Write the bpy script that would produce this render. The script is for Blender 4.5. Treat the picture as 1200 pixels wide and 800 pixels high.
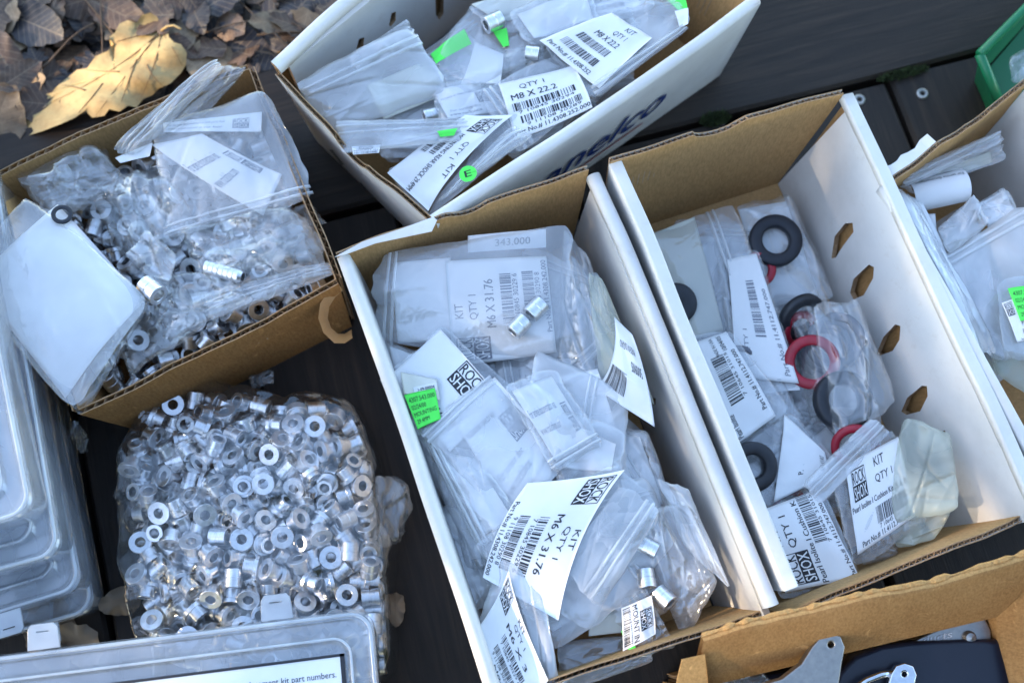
import bpy, bmesh, math, random
import numpy as np
from mathutils import Vector, Matrix, Euler

scene = bpy.context.scene
for o in list(bpy.data.objects):
    bpy.data.objects.remove(o)
C = scene.collection
R = math.radians

# ------------------------------------------------------------------ camera
FPX, TILT, CAMH = 1300.0, R(15), 0.78          # focal length in photo pixels, tilt from straight down, height in metres
cam = bpy.data.objects.new('camera', bpy.data.cameras.new('camera'))
C.objects.link(cam)
cam.location = (0, 0, CAMH)
cam.rotation_euler = (TILT, 0, 0)
cam.data.sensor_width = 36.0
cam.data.lens = 36.0 * FPX / 1200.0
cam.data.clip_start = 0.01
cam.data.clip_end = 500
cam.data.dof.use_dof = True
cam.data.dof.focus_distance = 0.70
cam.data.dof.aperture_fstop = 5.0
scene.camera = cam

# ------------------------------------------------------------------ sky, sun, exposure
SUN_AZ, SUN_EL = R(192), R(24)                 # direction the sun stands in (azimuth from +x, counter-clockwise) and its height
SUN_DIR = Vector((math.cos(SUN_AZ) * math.cos(SUN_EL), math.sin(SUN_AZ) * math.cos(SUN_EL), math.sin(SUN_EL)))
world = bpy.data.worlds.new('World')
scene.world = world
world.use_nodes = True
wn = world.node_tree.nodes
sky = wn.new('ShaderNodeTexSky')
sky.sky_type = 'NISHITA'
sky.sun_disc = False
sky.sun_elevation = SUN_EL
sky.sun_rotation = R(90) - SUN_AZ
sky.air_density = 1.0
sky.dust_density = 0.6
sky.ozone_density = 0.5
wn['Background'].inputs[1].default_value = 0.15
world.node_tree.links.new(sky.outputs[0], wn['Background'].inputs[0])
sl = bpy.data.lights.new('sun', 'SUN')
sl.energy = 4.0
sl.angle = R(0.6)
sl.color = (1.0, 0.80, 0.58)
sun = bpy.data.objects.new('sun', sl)
C.objects.link(sun)
sun.rotation_euler = SUN_DIR.to_track_quat('Z', 'Y').to_euler()
vs = scene.view_settings
vs.view_transform = 'Standard'
vs.look = 'None'
vs.exposure = 2.3
vs.gamma = 1.0
vs.use_curve_mapping = False
scene.cycles.transparent_max_bounces = 28
scene.cycles.max_bounces = 7
scene.cycles.diffuse_bounces = 3
scene.cycles.glossy_bounces = 3
scene.cycles.caustics_reflective = False
scene.cycles.caustics_refractive = False

# ------------------------------------------------------------------ helpers
_c, _s = math.cos(TILT), math.sin(TILT)

def at(u, v, z):
    """the point at height z (metres) where the sight line of photo pixel (u, v) meets it"""
    dx, dy = (u - 600) / FPX, -(v - 400) / FPX
    d = np.array([dx, dy * _c + _s, dy * _s - _c])
    return np.array([0, 0, CAMH]) + d * ((z - CAMH) / d[2])

def pix(p):
    p = np.asarray(p, float) - np.array([0, 0, CAMH])
    x, y, z = p[..., 0], p[..., 1] * _c + p[..., 2] * _s, -p[..., 1] * _s + p[..., 2] * _c
    return 600 + FPX * x / -z, 400 - FPX * y / -z

def link(name, me, mat=None, parent=None, smooth=False, loc=None):
    o = bpy.data.objects.new(name, me)
    C.objects.link(o)
    if mat is not None and me is not None and len(me.materials) == 0:
        for m in (mat if isinstance(mat, (list, tuple)) else [mat]):
            me.materials.append(m)
    if smooth and me is not None:
        me.polygons.foreach_set('use_smooth', [True] * len(me.polygons))
    if parent is not None:
        o.parent = parent
    if loc is not None:
        o.location = loc
    return o

def tag(o, label=None, cat=None, group=None, kind=None):
    if label: o['label'] = label
    if cat: o['category'] = cat
    if group: o['group'] = group
    if kind: o['kind'] = kind
    return o

def empty(name, loc=(0, 0, 0)):
    o = bpy.data.objects.new(name, None)
    o.empty_display_size = 0.01
    C.objects.link(o)
    o.location = loc
    return o

def mesh(name, v, f, mi=None):
    me = bpy.data.meshes.new(name)
    if isinstance(f, np.ndarray):
        v = np.asarray(v, np.float32); n = len(f)
        me.vertices.add(len(v)); me.vertices.foreach_set('co', v.ravel())
        me.loops.add(4*n); me.loops.foreach_set('vertex_index', f.astype(np.int32).ravel())
        me.polygons.add(n); me.polygons.foreach_set('loop_start', np.arange(0, 4*n, 4, dtype=np.int32))
        me.update(calc_edges=True)
        return me
    me.from_pydata([tuple(map(float, p)) for p in v], [], f)
    if mi is not None:
        me.polygons.foreach_set('material_index', mi)
    me.update()
    return me

def rel(v, c):
    return [np.asarray(p) - np.asarray(c) for p in v]

def boxes_mesh(name, lst):
    """several boxes (centre, half sizes, rotation about z) in one mesh"""
    v, f = [], []
    for (c, h, a) in lst:
        n = len(v)
        ca, sa = math.cos(a), math.sin(a)
        for sx, sy, sz in ((-1,-1,-1),(1,-1,-1),(1,1,-1),(-1,1,-1),(-1,-1,1),(1,-1,1),(1,1,1),(-1,1,1)):
            x, y, z = sx*h[0], sy*h[1], sz*h[2]
            v.append((c[0]+x*ca-y*sa, c[1]+x*sa+y*ca, c[2]+z))
        f += [tuple(n+i for i in q) for q in ((0,3,2,1),(4,5,6,7),(0,1,5,4),(1,2,6,5),(2,3,7,6),(3,0,4,7))]
    return mesh(name, v, f)

def grid_faces(nu, nv, off=0, flip=False, wrap=False):
    f = []
    for i in range(nu if wrap else nu - 1):
        i2 = (i + 1) % nu
        for j in range(nv - 1):
            q = (off+i*nv+j, off+i2*nv+j, off+i2*nv+j+1, off+i*nv+j+1)
            f.append(q[::-1] if flip else q)
    return f

def grid_np(nu, nv):
    i, j = np.meshgrid(np.arange(nu-1), np.arange(nv-1), indexing='ij')
    a = (i*nv+j).ravel()
    return np.stack([a, a+nv, a+nv+1, a+1], 1)

def vnoise(x, y, seed):
    """smooth value noise on arrays"""
    def h(i, j):
        n = np.sin(i * 127.1 + j * 311.7 + seed * 74.7) * 43758.5453
        return n - np.floor(n)
    xi, yi = np.floor(x), np.floor(y)
    xf, yf = x - xi, y - yi
    xf = xf*xf*(3-2*xf); yf = yf*yf*(3-2*yf)
    return ((h(xi, yi)*(1-xf)+h(xi+1, yi)*xf)*(1-yf) + (h(xi, yi+1)*(1-xf)+h(xi+1, yi+1)*xf)*yf)*2-1

def tube_mesh(name, pts, rad, sides=8, closed=False):
    pts = [Vector(p) for p in pts]
    n = len(pts)
    v, f = [], []
    up = Vector((0, 0, 1))
    for i, p in enumerate(pts):
        a = pts[(i-1) % n] if (i or closed) else p
        b = pts[(i+1) % n] if (i < n-1 or closed) else p
        t = (b - a).normalized()
        s = t.cross(up)
        if s.length < 1e-4: s = t.cross(Vector((1, 0, 0)))
        s.normalize(); w = s.cross(t)
        r = rad[i] if isinstance(rad, (list, tuple)) else rad
        for k in range(sides):
            an = 2*math.pi*k/sides
            v.append(p + (s*math.cos(an) + w*math.sin(an))*r)
    for i in range(n if closed else n-1):
        for k in range(sides):
            a, b = i*sides+k, i*sides+(k+1) % sides
            c, d = ((i+1) % n)*sides+(k+1) % sides, ((i+1) % n)*sides+k
            f.append((a, b, c, d))
    if not closed:
        f.append(tuple(range(sides))[::-1]); f.append(tuple((n-1)*sides+k for k in range(sides)))
    return mesh(name, v, f)

def lathe(name, prof, seg=20):
    """closed ring profile (r, z) turned round z"""
    v, f = [], []
    n = len(prof)
    for k in range(seg):
        a = 2*math.pi*k/seg
        for r, z in prof:
            v.append((r*math.cos(a), r*math.sin(a), z))
    for k in range(seg):
        k2 = (k+1) % seg
        for i in range(n):
            i2 = (i+1) % n
            f.append((k*n+i, k2*n+i, k2*n+i2, k*n+i2))
    me = mesh(name, v, f)
    return me

def auto_smooth(me, deg=35):
    me.polygons.foreach_set('use_smooth', [True]*len(me.polygons))
    try:
        me.set_sharp_from_angle(angle=R(deg))
    except Exception:
        pass

def plate(name, outline, holes=(), thick=0.003, bevel=0.0, res=1):
    """flat plate in the local xy plane from an outline and holes, thickness along z"""
    cu = bpy.data.curves.new(name, 'CURVE')
    cu.dimensions = '2D'; cu.fill_mode = 'BOTH'; cu.extrude = thick/2
    cu.bevel_depth = bevel; cu.bevel_resolution = res
    for poly in [outline] + list(holes):
        sp = cu.splines.new('POLY')
        sp.points.add(len(poly)-1)
        for pt, q in zip(sp.points, poly):
            pt.co = (q[0], q[1], 0, 1)
        sp.use_cyclic_u = True
    o = bpy.data.objects.new(name, cu)
    C.objects.link(o)
    bpy.context.view_layer.update()
    me = bpy.data.meshes.new_from_object(o)
    bpy.data.objects.remove(o); bpy.data.curves.remove(cu)
    me.name = name
    me.materials.clear()
    return me

def xform(me, M):
    me.transform(M); me.update()

# ------------------------------------------------------------------ materials
def nodes_of(name):
    m = bpy.data.materials.new(name); m.use_nodes = True
    nt = m.node_tree
    return m, nt, nt.nodes['Principled BSDF'], nt.nodes['Material Output']

def ramp(nt, fac, stops):
    r = nt.nodes.new('ShaderNodeValToRGB')
    e = r.color_ramp.elements
    while len(e) > 1: e.remove(e[0])
    e[0].position = stops[0][0]; e[0].color = (*stops[0][1], 1)
    for p, c in stops[1:]:
        k = e.new(p); k.color = (*c, 1)
    nt.links.new(fac, r.inputs[0])
    return r.outputs[0]

def noise(nt, scale, detail=4, rough=0.6, vec=None, dist=0.0):
    n = nt.nodes.new('ShaderNodeTexNoise')
    n.inputs['Scale'].default_value = scale; n.inputs['Detail'].default_value = detail
    n.inputs['Roughness'].default_value = rough; n.inputs['Distortion'].default_value = dist
    if vec is not None: nt.links.new(vec, n.inputs['Vector'])
    return n.outputs['Fac']

def mapping(nt, scale=(1, 1, 1), rot=(0, 0, 0), coord='Object'):
    tc = nt.nodes.new('ShaderNodeTexCoord'); mp = nt.nodes.new('ShaderNodeMapping')
    mp.inputs['Scale'].default_value = scale; mp.inputs['Rotation'].default_value = rot
    nt.links.new(tc.outputs[coord], mp.inputs[0])
    return mp.outputs[0]

def bump(nt, h, strength=0.3, dist=0.001):
    b = nt.nodes.new('ShaderNodeBump')
    b.inputs['Strength'].default_value = strength; b.inputs['Distance'].default_value = dist
    nt.links.new(h, b.inputs['Height'])
    return b.outputs[0]

def mixc(nt, fac, a, b, mode='MIX'):
    m = nt.nodes.new('ShaderNodeMix'); m.data_type = 'RGBA'; m.blend_type = mode
    for sock, val in ((m.inputs[0], fac), (m.inputs[6], a), (m.inputs[7], b)):
        if isinstance(val, (int, float)): sock.default_value = val
        elif isinstance(val, tuple): sock.default_value = (*val, 1)
        else: nt.links.new(val, sock)
    return m.outputs[2]

def simple(name, col, rough=0.5, metal=0.0, var=0.0, scale=60, bs=0.0, bscale=300, spec=0.5, coat=0.0):
    m, nt, b, out = nodes_of(name)
    b.inputs['Roughness'].default_value = rough; b.inputs['Metallic'].default_value = metal
    b.inputs['Specular IOR Level'].default_value = spec
    b.inputs['Coat Weight'].default_value = coat
    if var:
        d = tuple(max(0, c*(1-var)) for c in col); l = tuple(min(1, c*(1+var*0.6)) for c in col)
        nt.links.new(ramp(nt, noise(nt, scale, vec=mapping(nt)), [(0.3, d), (0.7, l)]), b.inputs['Base Color'])
    else:
        b.inputs['Base Color'].default_value = (*col, 1)
    if bs:
        nt.links.new(bump(nt, noise(nt, bscale, vec=mapping(nt)), bs), b.inputs['Normal'])
    return m

def mat_kraft(name, dark, light, worn=False):
    m, nt, b, out = nodes_of(name)
    v = mapping(nt)
    n1 = noise(nt, 25, 5, 0.6, v); n2 = noise(nt, 700, 3, 0.7, mapping(nt, (1, 1, 0.25)))
    base = ramp(nt, n1, [(0.25, dark), (0.75, light)])
    c = mixc(nt, 0.45, base, ramp(nt, n2, [(0.35, tuple(x*0.75 for x in dark)), (0.65, tuple(min(1, x*1.15) for x in light))]))
    if worn:
        n3 = noise(nt, 55, 6, 0.7, v, 1.0)
        c = mixc(nt, ramp(nt, n3, [(0.60, (0, 0, 0)), (0.68, (1, 1, 1))]), c, tuple(min(1, x*1.35) for x in light))
    nt.links.new(c, b.inputs['Base Color'])
    b.inputs['Roughness'].default_value = 0.85; b.inputs['Specular IOR Level'].default_value = 0.25
    fl = nt.nodes.new('ShaderNodeTexNoise'); fl.inputs['Scale'].default_value = 120
    nt.links.new(v, fl.inputs['Vector'])
    nt.links.new(bump(nt, fl.outputs['Fac'], 0.35, 0.0008), b.inputs['Normal'])
    return m

def mat_whiteboard():
    m, nt, b, out = nodes_of('white_coated_board')
    v = mapping(nt)
    n1 = noise(nt, 14, 5, 0.65, v); n2 = noise(nt, 90, 6, 0.75, v)
    c = ramp(nt, n1, [(0.25, (0.56, 0.54, 0.51)), (0.6, (0.68, 0.66, 0.63))])
    c = mixc(nt, ramp(nt, n2, [(0.56, (0, 0, 0)), (0.76, (0.6, 0.6, 0.6))]), c, (0.55, 0.50, 0.44))
    nt.links.new(c, b.inputs['Base Color'])
    b.inputs['Roughness'].default_value = 0.55
    nt.links.new(bump(nt, noise(nt, 60, 4, 0.6, v), 0.12, 0.001), b.inputs['Normal'])
    return m

def mat_film(name, haze=0.18, tint=(0.98, 0.985, 0.99), hazecol=(0.93, 0.94, 0.95), rough=0.10, crink=0.5, cscale=55, sheen=1.5):
    """thin polythene: mostly see-through, a sheen from the sky, a little milky"""
    m, nt, b, out = nodes_of(name)
    nt.nodes.remove(b)
    v = mapping(nt)
    n2 = noise(nt, cscale, 2, 0.6, v, 0.8)
    nb = bump(nt, n2, crink, 0.002)
    tr = nt.nodes.new('ShaderNodeBsdfTransparent'); tr.inputs[0].default_value = (*tint, 1)
    df = nt.nodes.new('ShaderNodeBsdfDiffuse'); df.inputs[0].default_value = (*hazecol, 1)
    tl = nt.nodes.new('ShaderNodeBsdfTranslucent'); tl.inputs[0].default_value = (*hazecol, 1)
    dm = nt.nodes.new('ShaderNodeMixShader'); dm.inputs[0].default_value = 0.25
    nt.links.new(df.outputs[0], dm.inputs[1]); nt.links.new(tl.outputs[0], dm.inputs[2])
    gl = nt.nodes.new('ShaderNodeBsdfGlossy'); gl.inputs['Roughness'].default_value = rough
    for s in (df, tl, gl): nt.links.new(nb, s.inputs['Normal'])
    hz = nt.nodes.new('ShaderNodeMixShader')
    hn = noise(nt, 28, 1, 0.6, v)
    mr = nt.nodes.new('ShaderNodeMapRange')
    nt.links.new(hn, mr.inputs[0])
    mr.inputs[1].default_value = 0.3; mr.inputs[2].default_value = 0.7
    mr.inputs[3].default_value = haze*0.55; mr.inputs[4].default_value = haze*1.5
    nt.links.new(mr.outputs[0], hz.inputs[0])
    nt.links.new(tr.outputs[0], hz.inputs[1]); nt.links.new(dm.outputs[0], hz.inputs[2])
    # Schlick sheen, the same from both sides (a thin film has no inside)
    fr = nt.nodes.new('ShaderNodeLayerWeight'); fr.inputs[0].default_value = 0.5
    nt.links.new(nb, fr.inputs['Normal'])
    fp = nt.nodes.new('ShaderNodeMath'); fp.operation = 'POWER'
    nt.links.new(fr.outputs['Facing'], fp.inputs[0]); fp.inputs[1].default_value = 3.2
    fm = nt.nodes.new('ShaderNodeMath'); fm.operation = 'MULTIPLY_ADD'; fm.use_clamp = True
    nt.links.new(fp.outputs[0], fm.inputs[0]); fm.inputs[1].default_value = 0.85; fm.inputs[2].default_value = 0.08*sheen
    ms = nt.nodes.new('ShaderNodeMixShader')
    nt.links.new(fm.outputs[0], ms.inputs[0])
    nt.links.new(hz.outputs[0], ms.inputs[1]); nt.links.new(gl.outputs[0], ms.inputs[2])
    nt.links.new(ms.outputs[0], out.inputs[0])
    return m

def mat_wood():
    m, nt, b, out = nodes_of('dark_weathered_decking')
    rot = (0, 0, -R(15))
    v = mapping(nt, (60, 3.5, 20), coord='Object')
    g = noise(nt, 3.0, 8, 0.65, v, 0.6)
    v2 = mapping(nt, (1, 1, 1))
    n2 = noise(nt, 18, 5, 0.6, v2)
    oi = nt.nodes.new('ShaderNodeObjectInfo')
    c = ramp(nt, g, [(0.25, (0.008, 0.006, 0.0045)), (0.5, (0.021, 0.0145, 0.0105)), (0.8, (0.052, 0.034, 0.022))])
    c = mixc(nt, ramp(nt, n2, [(0.35, (0, 0, 0)), (0.75, (0.6, 0.6, 0.6))]), c, (0.026, 0.019, 0.015))
    n3 = noise(nt, 160, 3, 0.8, v2)
    c = mixc(nt, ramp(nt, n3, [(0.70, (0, 0, 0)), (0.76, (0.35, 0.35, 0.35))]), c, (0.13, 0.11, 0.09))
    nt.links.new(c, b.inputs['Base Color'])
    b.inputs['Roughness'].default_value = 0.62
    b.inputs['Specular IOR Level'].default_value = 0.3
    nt.links.new(bump(nt, g, 0.5, 0.0012), b.inputs['Normal'])
    return m

def mat_leaf(name, base, dark, vein, scale=1.0, vs_=7.0, vd_=0.08):
    m, nt, b, out = nodes_of(name)
    oi = nt.nodes.new('ShaderNodeObjectInfo')
    v = mapping(nt)
    n1 = noise(nt, 45*scale, 5, 0.65, v, 0.5); n2 = noise(nt, 220*scale, 4, 0.7, v)
    c = ramp(nt, n1, [(0.3, dark), (0.6, base)])
    c = mixc(nt, ramp(nt, n2, [(0.6, (0, 0, 0)), (0.75, (0.7, 0.7, 0.7))]), c, tuple(x*0.4 for x in dark))
    if vein:
        def mth(op, a, b_=None):
            n_ = nt.nodes.new('ShaderNodeMath'); n_.operation = op
            for s_, x_ in zip(n_.inputs, (a, b_)):
                if x_ is None: continue
                if isinstance(x_, (int, float)): s_.default_value = x_
                else: nt.links.new(x_, s_)
            return n_.outputs[0]
        sp = nt.nodes.new('ShaderNodeSeparateXYZ'); nt.links.new(v, sp.inputs[0])
        ax = mth('ABSOLUTE', sp.outputs[0])
        mid = mth('LESS_THAN', ax, 0.018)
        q_ = mth('PINGPONG', mth('SUBTRACT', mth('MULTIPLY', ax, 0.8), sp.outputs[1]), 0.11)
        side = mth('LESS_THAN', q_, 0.010)
        c = mixc(nt, mth('MULTIPLY', mth('MAXIMUM', mid, side), 0.55), c, vein)
    hs = nt.nodes.new('ShaderNodeHueSaturation')
    mr = nt.nodes.new('ShaderNodeMapRange'); nt.links.new(oi.outputs['Random'], mr.inputs[0])
    mr.inputs[3].default_value = 0.45 if vein else 0.95; mr.inputs[4].default_value = 1.05
    nt.links.new(mr.outputs[0], hs.inputs['Value']); nt.links.new(c, hs.inputs['Color'])
    nt.links.new(hs.outputs[0], b.inputs['Base Color'])
    b.inputs['Roughness'].default_value = 0.6
    vo = nt.nodes.new('ShaderNodeTexVoronoi'); vo.feature = 'DISTANCE_TO_EDGE'; vo.inputs['Scale'].default_value = vs_
    nt.links.new(v, vo.inputs['Vector'])
    nt.links.new(bump(nt, vo.outputs['Distance'], 0.6, vd_), b.inputs['Normal'])
    return m

def mat_metal(name, col, rough, brushed=0.25):
    m, nt, b, out = nodes_of(name)
    oi = nt.nodes.new('ShaderNodeObjectInfo')
    b.inputs['Metallic'].default_value = 1.0
    n = noise(nt, 300, 3, 0.6, mapping(nt, (1, 1, 6)))
    nt.links.new(ramp(nt, n, [(0.3, tuple(c*0.8 for c in col)), (0.7, col)]), b.inputs['Base Color'])
    mr = nt.nodes.new('ShaderNodeMapRange'); nt.links.new(n, mr.inputs[0])
    mr.inputs[3].default_value = rough*0.7; mr.inputs[4].default_value = rough*1.4
    nt.links.new(mr.outputs[0], b.inputs['Roughness'])
    return m

def mat_plastic(name, alpha_haze=0.25, tint=(0.93, 0.95, 0.97), col=(0.78, 0.82, 0.86), rough=0.2):
    m = mat_film(name, alpha_haze, tint, col, rough, 0.05, 30)
    return m

M = {}
M['kraft'] = mat_kraft('kraft_cardboard', (0.36, 0.19, 0.070), (0.48, 0.275, 0.11))
M['kraft_in'] = mat_kraft('kraft_inside', (0.40, 0.23, 0.09), (0.52, 0.31, 0.135))
M['kraft_worn'] = mat_kraft('worn_kraft', (0.25, 0.115, 0.035), (0.38, 0.20, 0.07), True)
M['kraft_edge'] = mat_kraft('cut_cardboard_edge', (0.22, 0.13, 0.065), (0.42, 0.28, 0.16))
M['kraft_torn'] = mat_kraft('torn_cardboard', (0.40, 0.20, 0.065), (0.56, 0.32, 0.12), True)
M['flute'] = mat_kraft('flute_paper', (0.36, 0.24, 0.14), (0.50, 0.35, 0.22))
M['white'] = mat_whiteboard()
M['film'] = mat_film('clear_film', 0.17, rough=0.06, crink=0.6)
M['film_big'] = mat_film('bushing_bag_film', 0.02, (0.99, 0.99, 0.99), rough=0.05, crink=0.6, cscale=80, sheen=1.6)
M['film_thin'] = mat_film('thin_clear_film', 0.07, (0.985, 0.99, 0.99), rough=0.06, crink=0.6, sheen=1.5)
M['film_milky'] = mat_film('milky_film', 0.34, rough=0.13, crink=0.5)
M['film_old'] = mat_film('yellowed_film', 0.30, (0.97, 0.98, 0.95), (0.70, 0.74, 0.64), 0.30, 0.3, 40, 0.6)
M['zip'] = mat_film('zip_strip_film', 0.42, hazecol=(0.88, 0.90, 0.92), rough=0.15, crink=0.05)
M['paper'] = simple('label_paper', (0.80, 0.80, 0.80), 0.7, var=0.05, scale=40, bs=0.08, bscale=150)
M['paper_cream'] = simple('cream_paper', (0.70, 0.69, 0.60), 0.75, var=0.06, scale=40, bs=0.08, bscale=150)
M['ink'] = simple('black_ink', (0.018, 0.018, 0.022), 0.5)
M['ink_grey'] = simple('faded_ink', (0.20, 0.21, 0.25), 0.6)
M['ink_blue'] = simple('navy_ink', (0.012, 0.035, 0.16), 0.45)
M['ink_red'] = simple('red_ink', (0.36, 0.04, 0.05), 0.45)
M['green'] = simple('neon_green_paper', (0.10, 0.90, 0.10), 0.6)
M['ink_green'] = simple('dark_print_on_green', (0.02, 0.28, 0.05), 0.6)
M['alu'] = mat_metal('aluminium', (0.90, 0.90, 0.91), 0.30)
M['alu_bright'] = mat_metal('bright_aluminium', (0.90, 0.90, 0.91), 0.20)
M['rubber'] = simple('dark_grey_rubber', (0.020, 0.022, 0.028), 0.45, var=0.25, scale=150, bs=0.1)
M['rubber_grey'] = simple('slate_grey_rubber', (0.014, 0.016, 0.024), 0.5, var=0.2, scale=150, bs=0.1)
M['rubber_red'] = simple('red_rubber', (0.36, 0.012, 0.030), 0.4, var=0.2, scale=150)
M['rubber_clear'] = simple('pale_grey_rubber', (0.13, 0.14, 0.165), 0.35, var=0.2, scale=150)
M['wood'] = mat_wood()
M['gap'] = simple('black_soil', (0.010, 0.009, 0.008), 0.9)
M['soil'] = simple('leaf_mould', (0.022, 0.017, 0.014), 0.95, var=0.5, scale=60, bs=0.6, bscale=200)
M['leaf_a'] = mat_leaf('dead_leaf_brown', (0.17, 0.10, 0.06), (0.07, 0.042, 0.03), (0.36, 0.26, 0.16), 0.06, 5.0, 0.0006)
M['leaf_b'] = mat_leaf('dead_leaf_tan', (0.27, 0.19, 0.11), (0.14, 0.09, 0.05), (0.36, 0.26, 0.16), 0.06, 5.0, 0.0006)
M['leaf_c'] = mat_leaf('dead_leaf_slate', (0.065, 0.055, 0.055), (0.03, 0.024, 0.024), (0.36, 0.26, 0.16), 0.06, 5.0, 0.0006)
M['leaf_y'] = mat_leaf('yellow_maple_leaf', (0.45, 0.32, 0.13), (0.30, 0.19, 0.07), None, 1.0, 160, 0.0005)
M['vein'] = simple('leaf_vein', (0.16, 0.09, 0.035), 0.6)
M['twig'] = simple('twig_bark', (0.10, 0.065, 0.04), 0.8, var=0.4, scale=200)
M['moss'] = simple('moss', (0.035, 0.055, 0.014), 0.9, var=0.5, scale=200)
M['pp'] = mat_plastic('clear_polypropylene', 0.24, rough=0.12)
M['pp_rim'] = mat_plastic('frosted_polypropylene', 0.55, rough=0.25)
M['bin_green'] = simple('green_bin_plastic', (0.008, 0.17, 0.065), 0.35, var=0.12, scale=30, bs=0.05)
M['black_plastic'] = simple('navy_black_plastic', (0.010, 0.012, 0.022), 0.32, bs=0.04, bscale=600)
M['grey_metal'] = mat_metal('grey_cast_metal', (0.42, 0.40, 0.37), 0.42)
M['chrome'] = mat_metal('polished_steel', (0.85, 0.86, 0.88), 0.10)
M['bark'] = simple('bark', (0.07, 0.05, 0.035), 0.9, var=0.4, scale=30, bs=0.6, bscale=60)
M['tree_leaf'] = simple('green_foliage', (0.06, 0.10, 0.025), 0.6)

# ------------------------------------------------------------------ ground, deck, leaf litter
CM = 0.01
AX = np.array([math.cos(R(15)), math.sin(R(15))])      # across the planks
AY = np.array([-math.sin(R(15)), math.cos(R(15))])     # along the planks

def sheet_mesh(name, x0, x1, y0, y1, n, z, amp, seed):
    xs, ys = np.linspace(x0, x1, n), np.linspace(y0, y1, n)
    X, Y = np.meshgrid(xs, ys, indexing='ij')
    Z = z + amp*vnoise(X*14, Y*14, seed) + amp*0.5*vnoise(X*40, Y*40, seed+1)
    return mesh(name, np.stack([X, Y, Z], -1).reshape(-1, 3), grid_faces(n, n))

g = link('ground', mesh('ground', [(-60, -60, -0.06), (60, -60, -0.06), (60, 60, -0.06), (-60, 60, -0.06)], [(0, 1, 2, 3)]), M['soil'])
tag(g, kind='structure')
g2 = link('soil_bank', sheet_mesh('soil_bank', -1.3, 0.6, 0.32, 1.7, 70, -0.036, 0.007, 4), M['soil'], smooth=True)
tag(g2, kind='structure')

deck = empty('boardwalk', (0, 0, 0))
tag(deck, kind='structure')

def plank(c0, c1, d0, d1, top=0.0, th=0.028, name='plank', along='y', seed=0):
    """a deck board; local y runs along its length, edges eased, ends a little worn"""
    w, L = (c1-c0)*CM, (d1-d0)*CM
    n = 16
    prof = [(-w/2, -th), (-w/2, -0.0025), (-w/2+0.0025, 0), (w/2-0.0025, 0), (w/2, -0.0025), (w/2, -th)]
    rnd = random.Random(seed)
    v, f, k = [], [], len(prof)
    for i in range(n+1):
        y = -L/2 + L*i/n
        j = rnd.uniform(-0.0008, 0.0008)
        for (x, z) in prof:
            v.append((x + (j if abs(x) > w/2-0.003 else 0), y, z + top))
    for i in range(n):
        for q in range(k-1):
            f.append((i*k+q, i*k+q+1, (i+1)*k+q+1, (i+1)*k+q))
    f.append(tuple(range(k))[::-1]); f.append(tuple(n*k+q for q in range(k)))
    o = link(name, mesh(name, v, f), M['wood'], deck)
    cc, dd = (c0+c1)/2*CM, (d0+d1)/2*CM
    p = AX*cc + AY*dd
    o.location = (p[0], p[1], 0)
    o.rotation_euler = (0, 0, R(15) + rnd.uniform(-0.002, 0.002))
    return o

GAPC = 39.05
for i in range(-6, 4):
    c0 = GAPC + i*13.06
    plank(c0+0.22, c0+13.06-0.22, -55, 33.0-0.15*((i*7) % 3), seed=i+20)
# the border board lies across the ends of the others
bb = plank(0, 12.9, -80, 90, name='border_plank', seed=77)
p = AX*(5*CM) + AY*(33.4+6.45)*CM
bb.location = (p[0], p[1], 0.0015); bb.rotation_euler = (0, 0, R(15-90))
# a joist under the joints
jm = link('joist', boxes_mesh('joist', [((0, 0, -0.05), (0.8, 0.05, 0.02), 0)]), M['gap'], deck)
p = AY*30*CM; jm.location = (p[0], p[1], 0); jm.rotation_euler = (0, 0, R(15))

def screw(u, v):
    p = at(u, v, 0.0002)
    r = 0.0045
    me = lathe('screw', [(0.0012, -0.002), (0.0022, 0.0002), (r*0.8, 0.0004), (r, -0.0002), (r*1.05, -0.0012), (r, -0.003)], 16)
    auto_smooth(me)
    o = link('screw', me, M['grey_metal'], deck, loc=tuple(p + np.array([0, 0, 0.0006])))
for uv in ((1007, 117), (1081, 110)):
    screw(*uv)

# moss in the joint
def tuft(name, centre, rx, ry, n, h, mat, ang=0.0, seed=1):
    rnd = random.Random(seed)
    v, f = [], []
    for i in range(n):
        a, rr = rnd.uniform(0, 6.28), math.sqrt(rnd.random())
        x0, y0 = rr*rx*math.cos(a), rr*ry*math.sin(a)
        x, y = x0*math.cos(ang)-y0*math.sin(ang), x0*math.sin(ang)+y0*math.cos(ang)
        hh = h*rnd.uniform(0.4, 1.1); b = rnd.uniform(0, 6.28); w = h*0.16
        lx, ly = rnd.uniform(-1, 1)*h*0.6, rnd.uniform(-1, 1)*h*0.6
        k = len(v)
        v += [(x-w*math.cos(b), y-w*math.sin(b), 0), (x+w*math.cos(b), y+w*math.sin(b), 0), (x+lx, y+ly, hh)]
        f.append((k, k+1, k+2))
    return link(name, mesh(name, v, f), mat, loc=tuple(centre))
mo = tuft('moss', at(1058, 87, 0.001), 0.022, 0.004, 700, 0.0035, M['moss'], R(15), 3)
tag(mo, 'tuft of green moss growing in the joint between the dark boards', 'moss', kind='stuff')
mo2 = tuft('moss', at(838, 140, 0.001), 0.012, 0.006, 450, 0.0045, M['moss'], R(15), 4)
tag(mo2, 'small dark moss patch on the board behind the notched cardboard wall', 'moss', kind='stuff')

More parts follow.
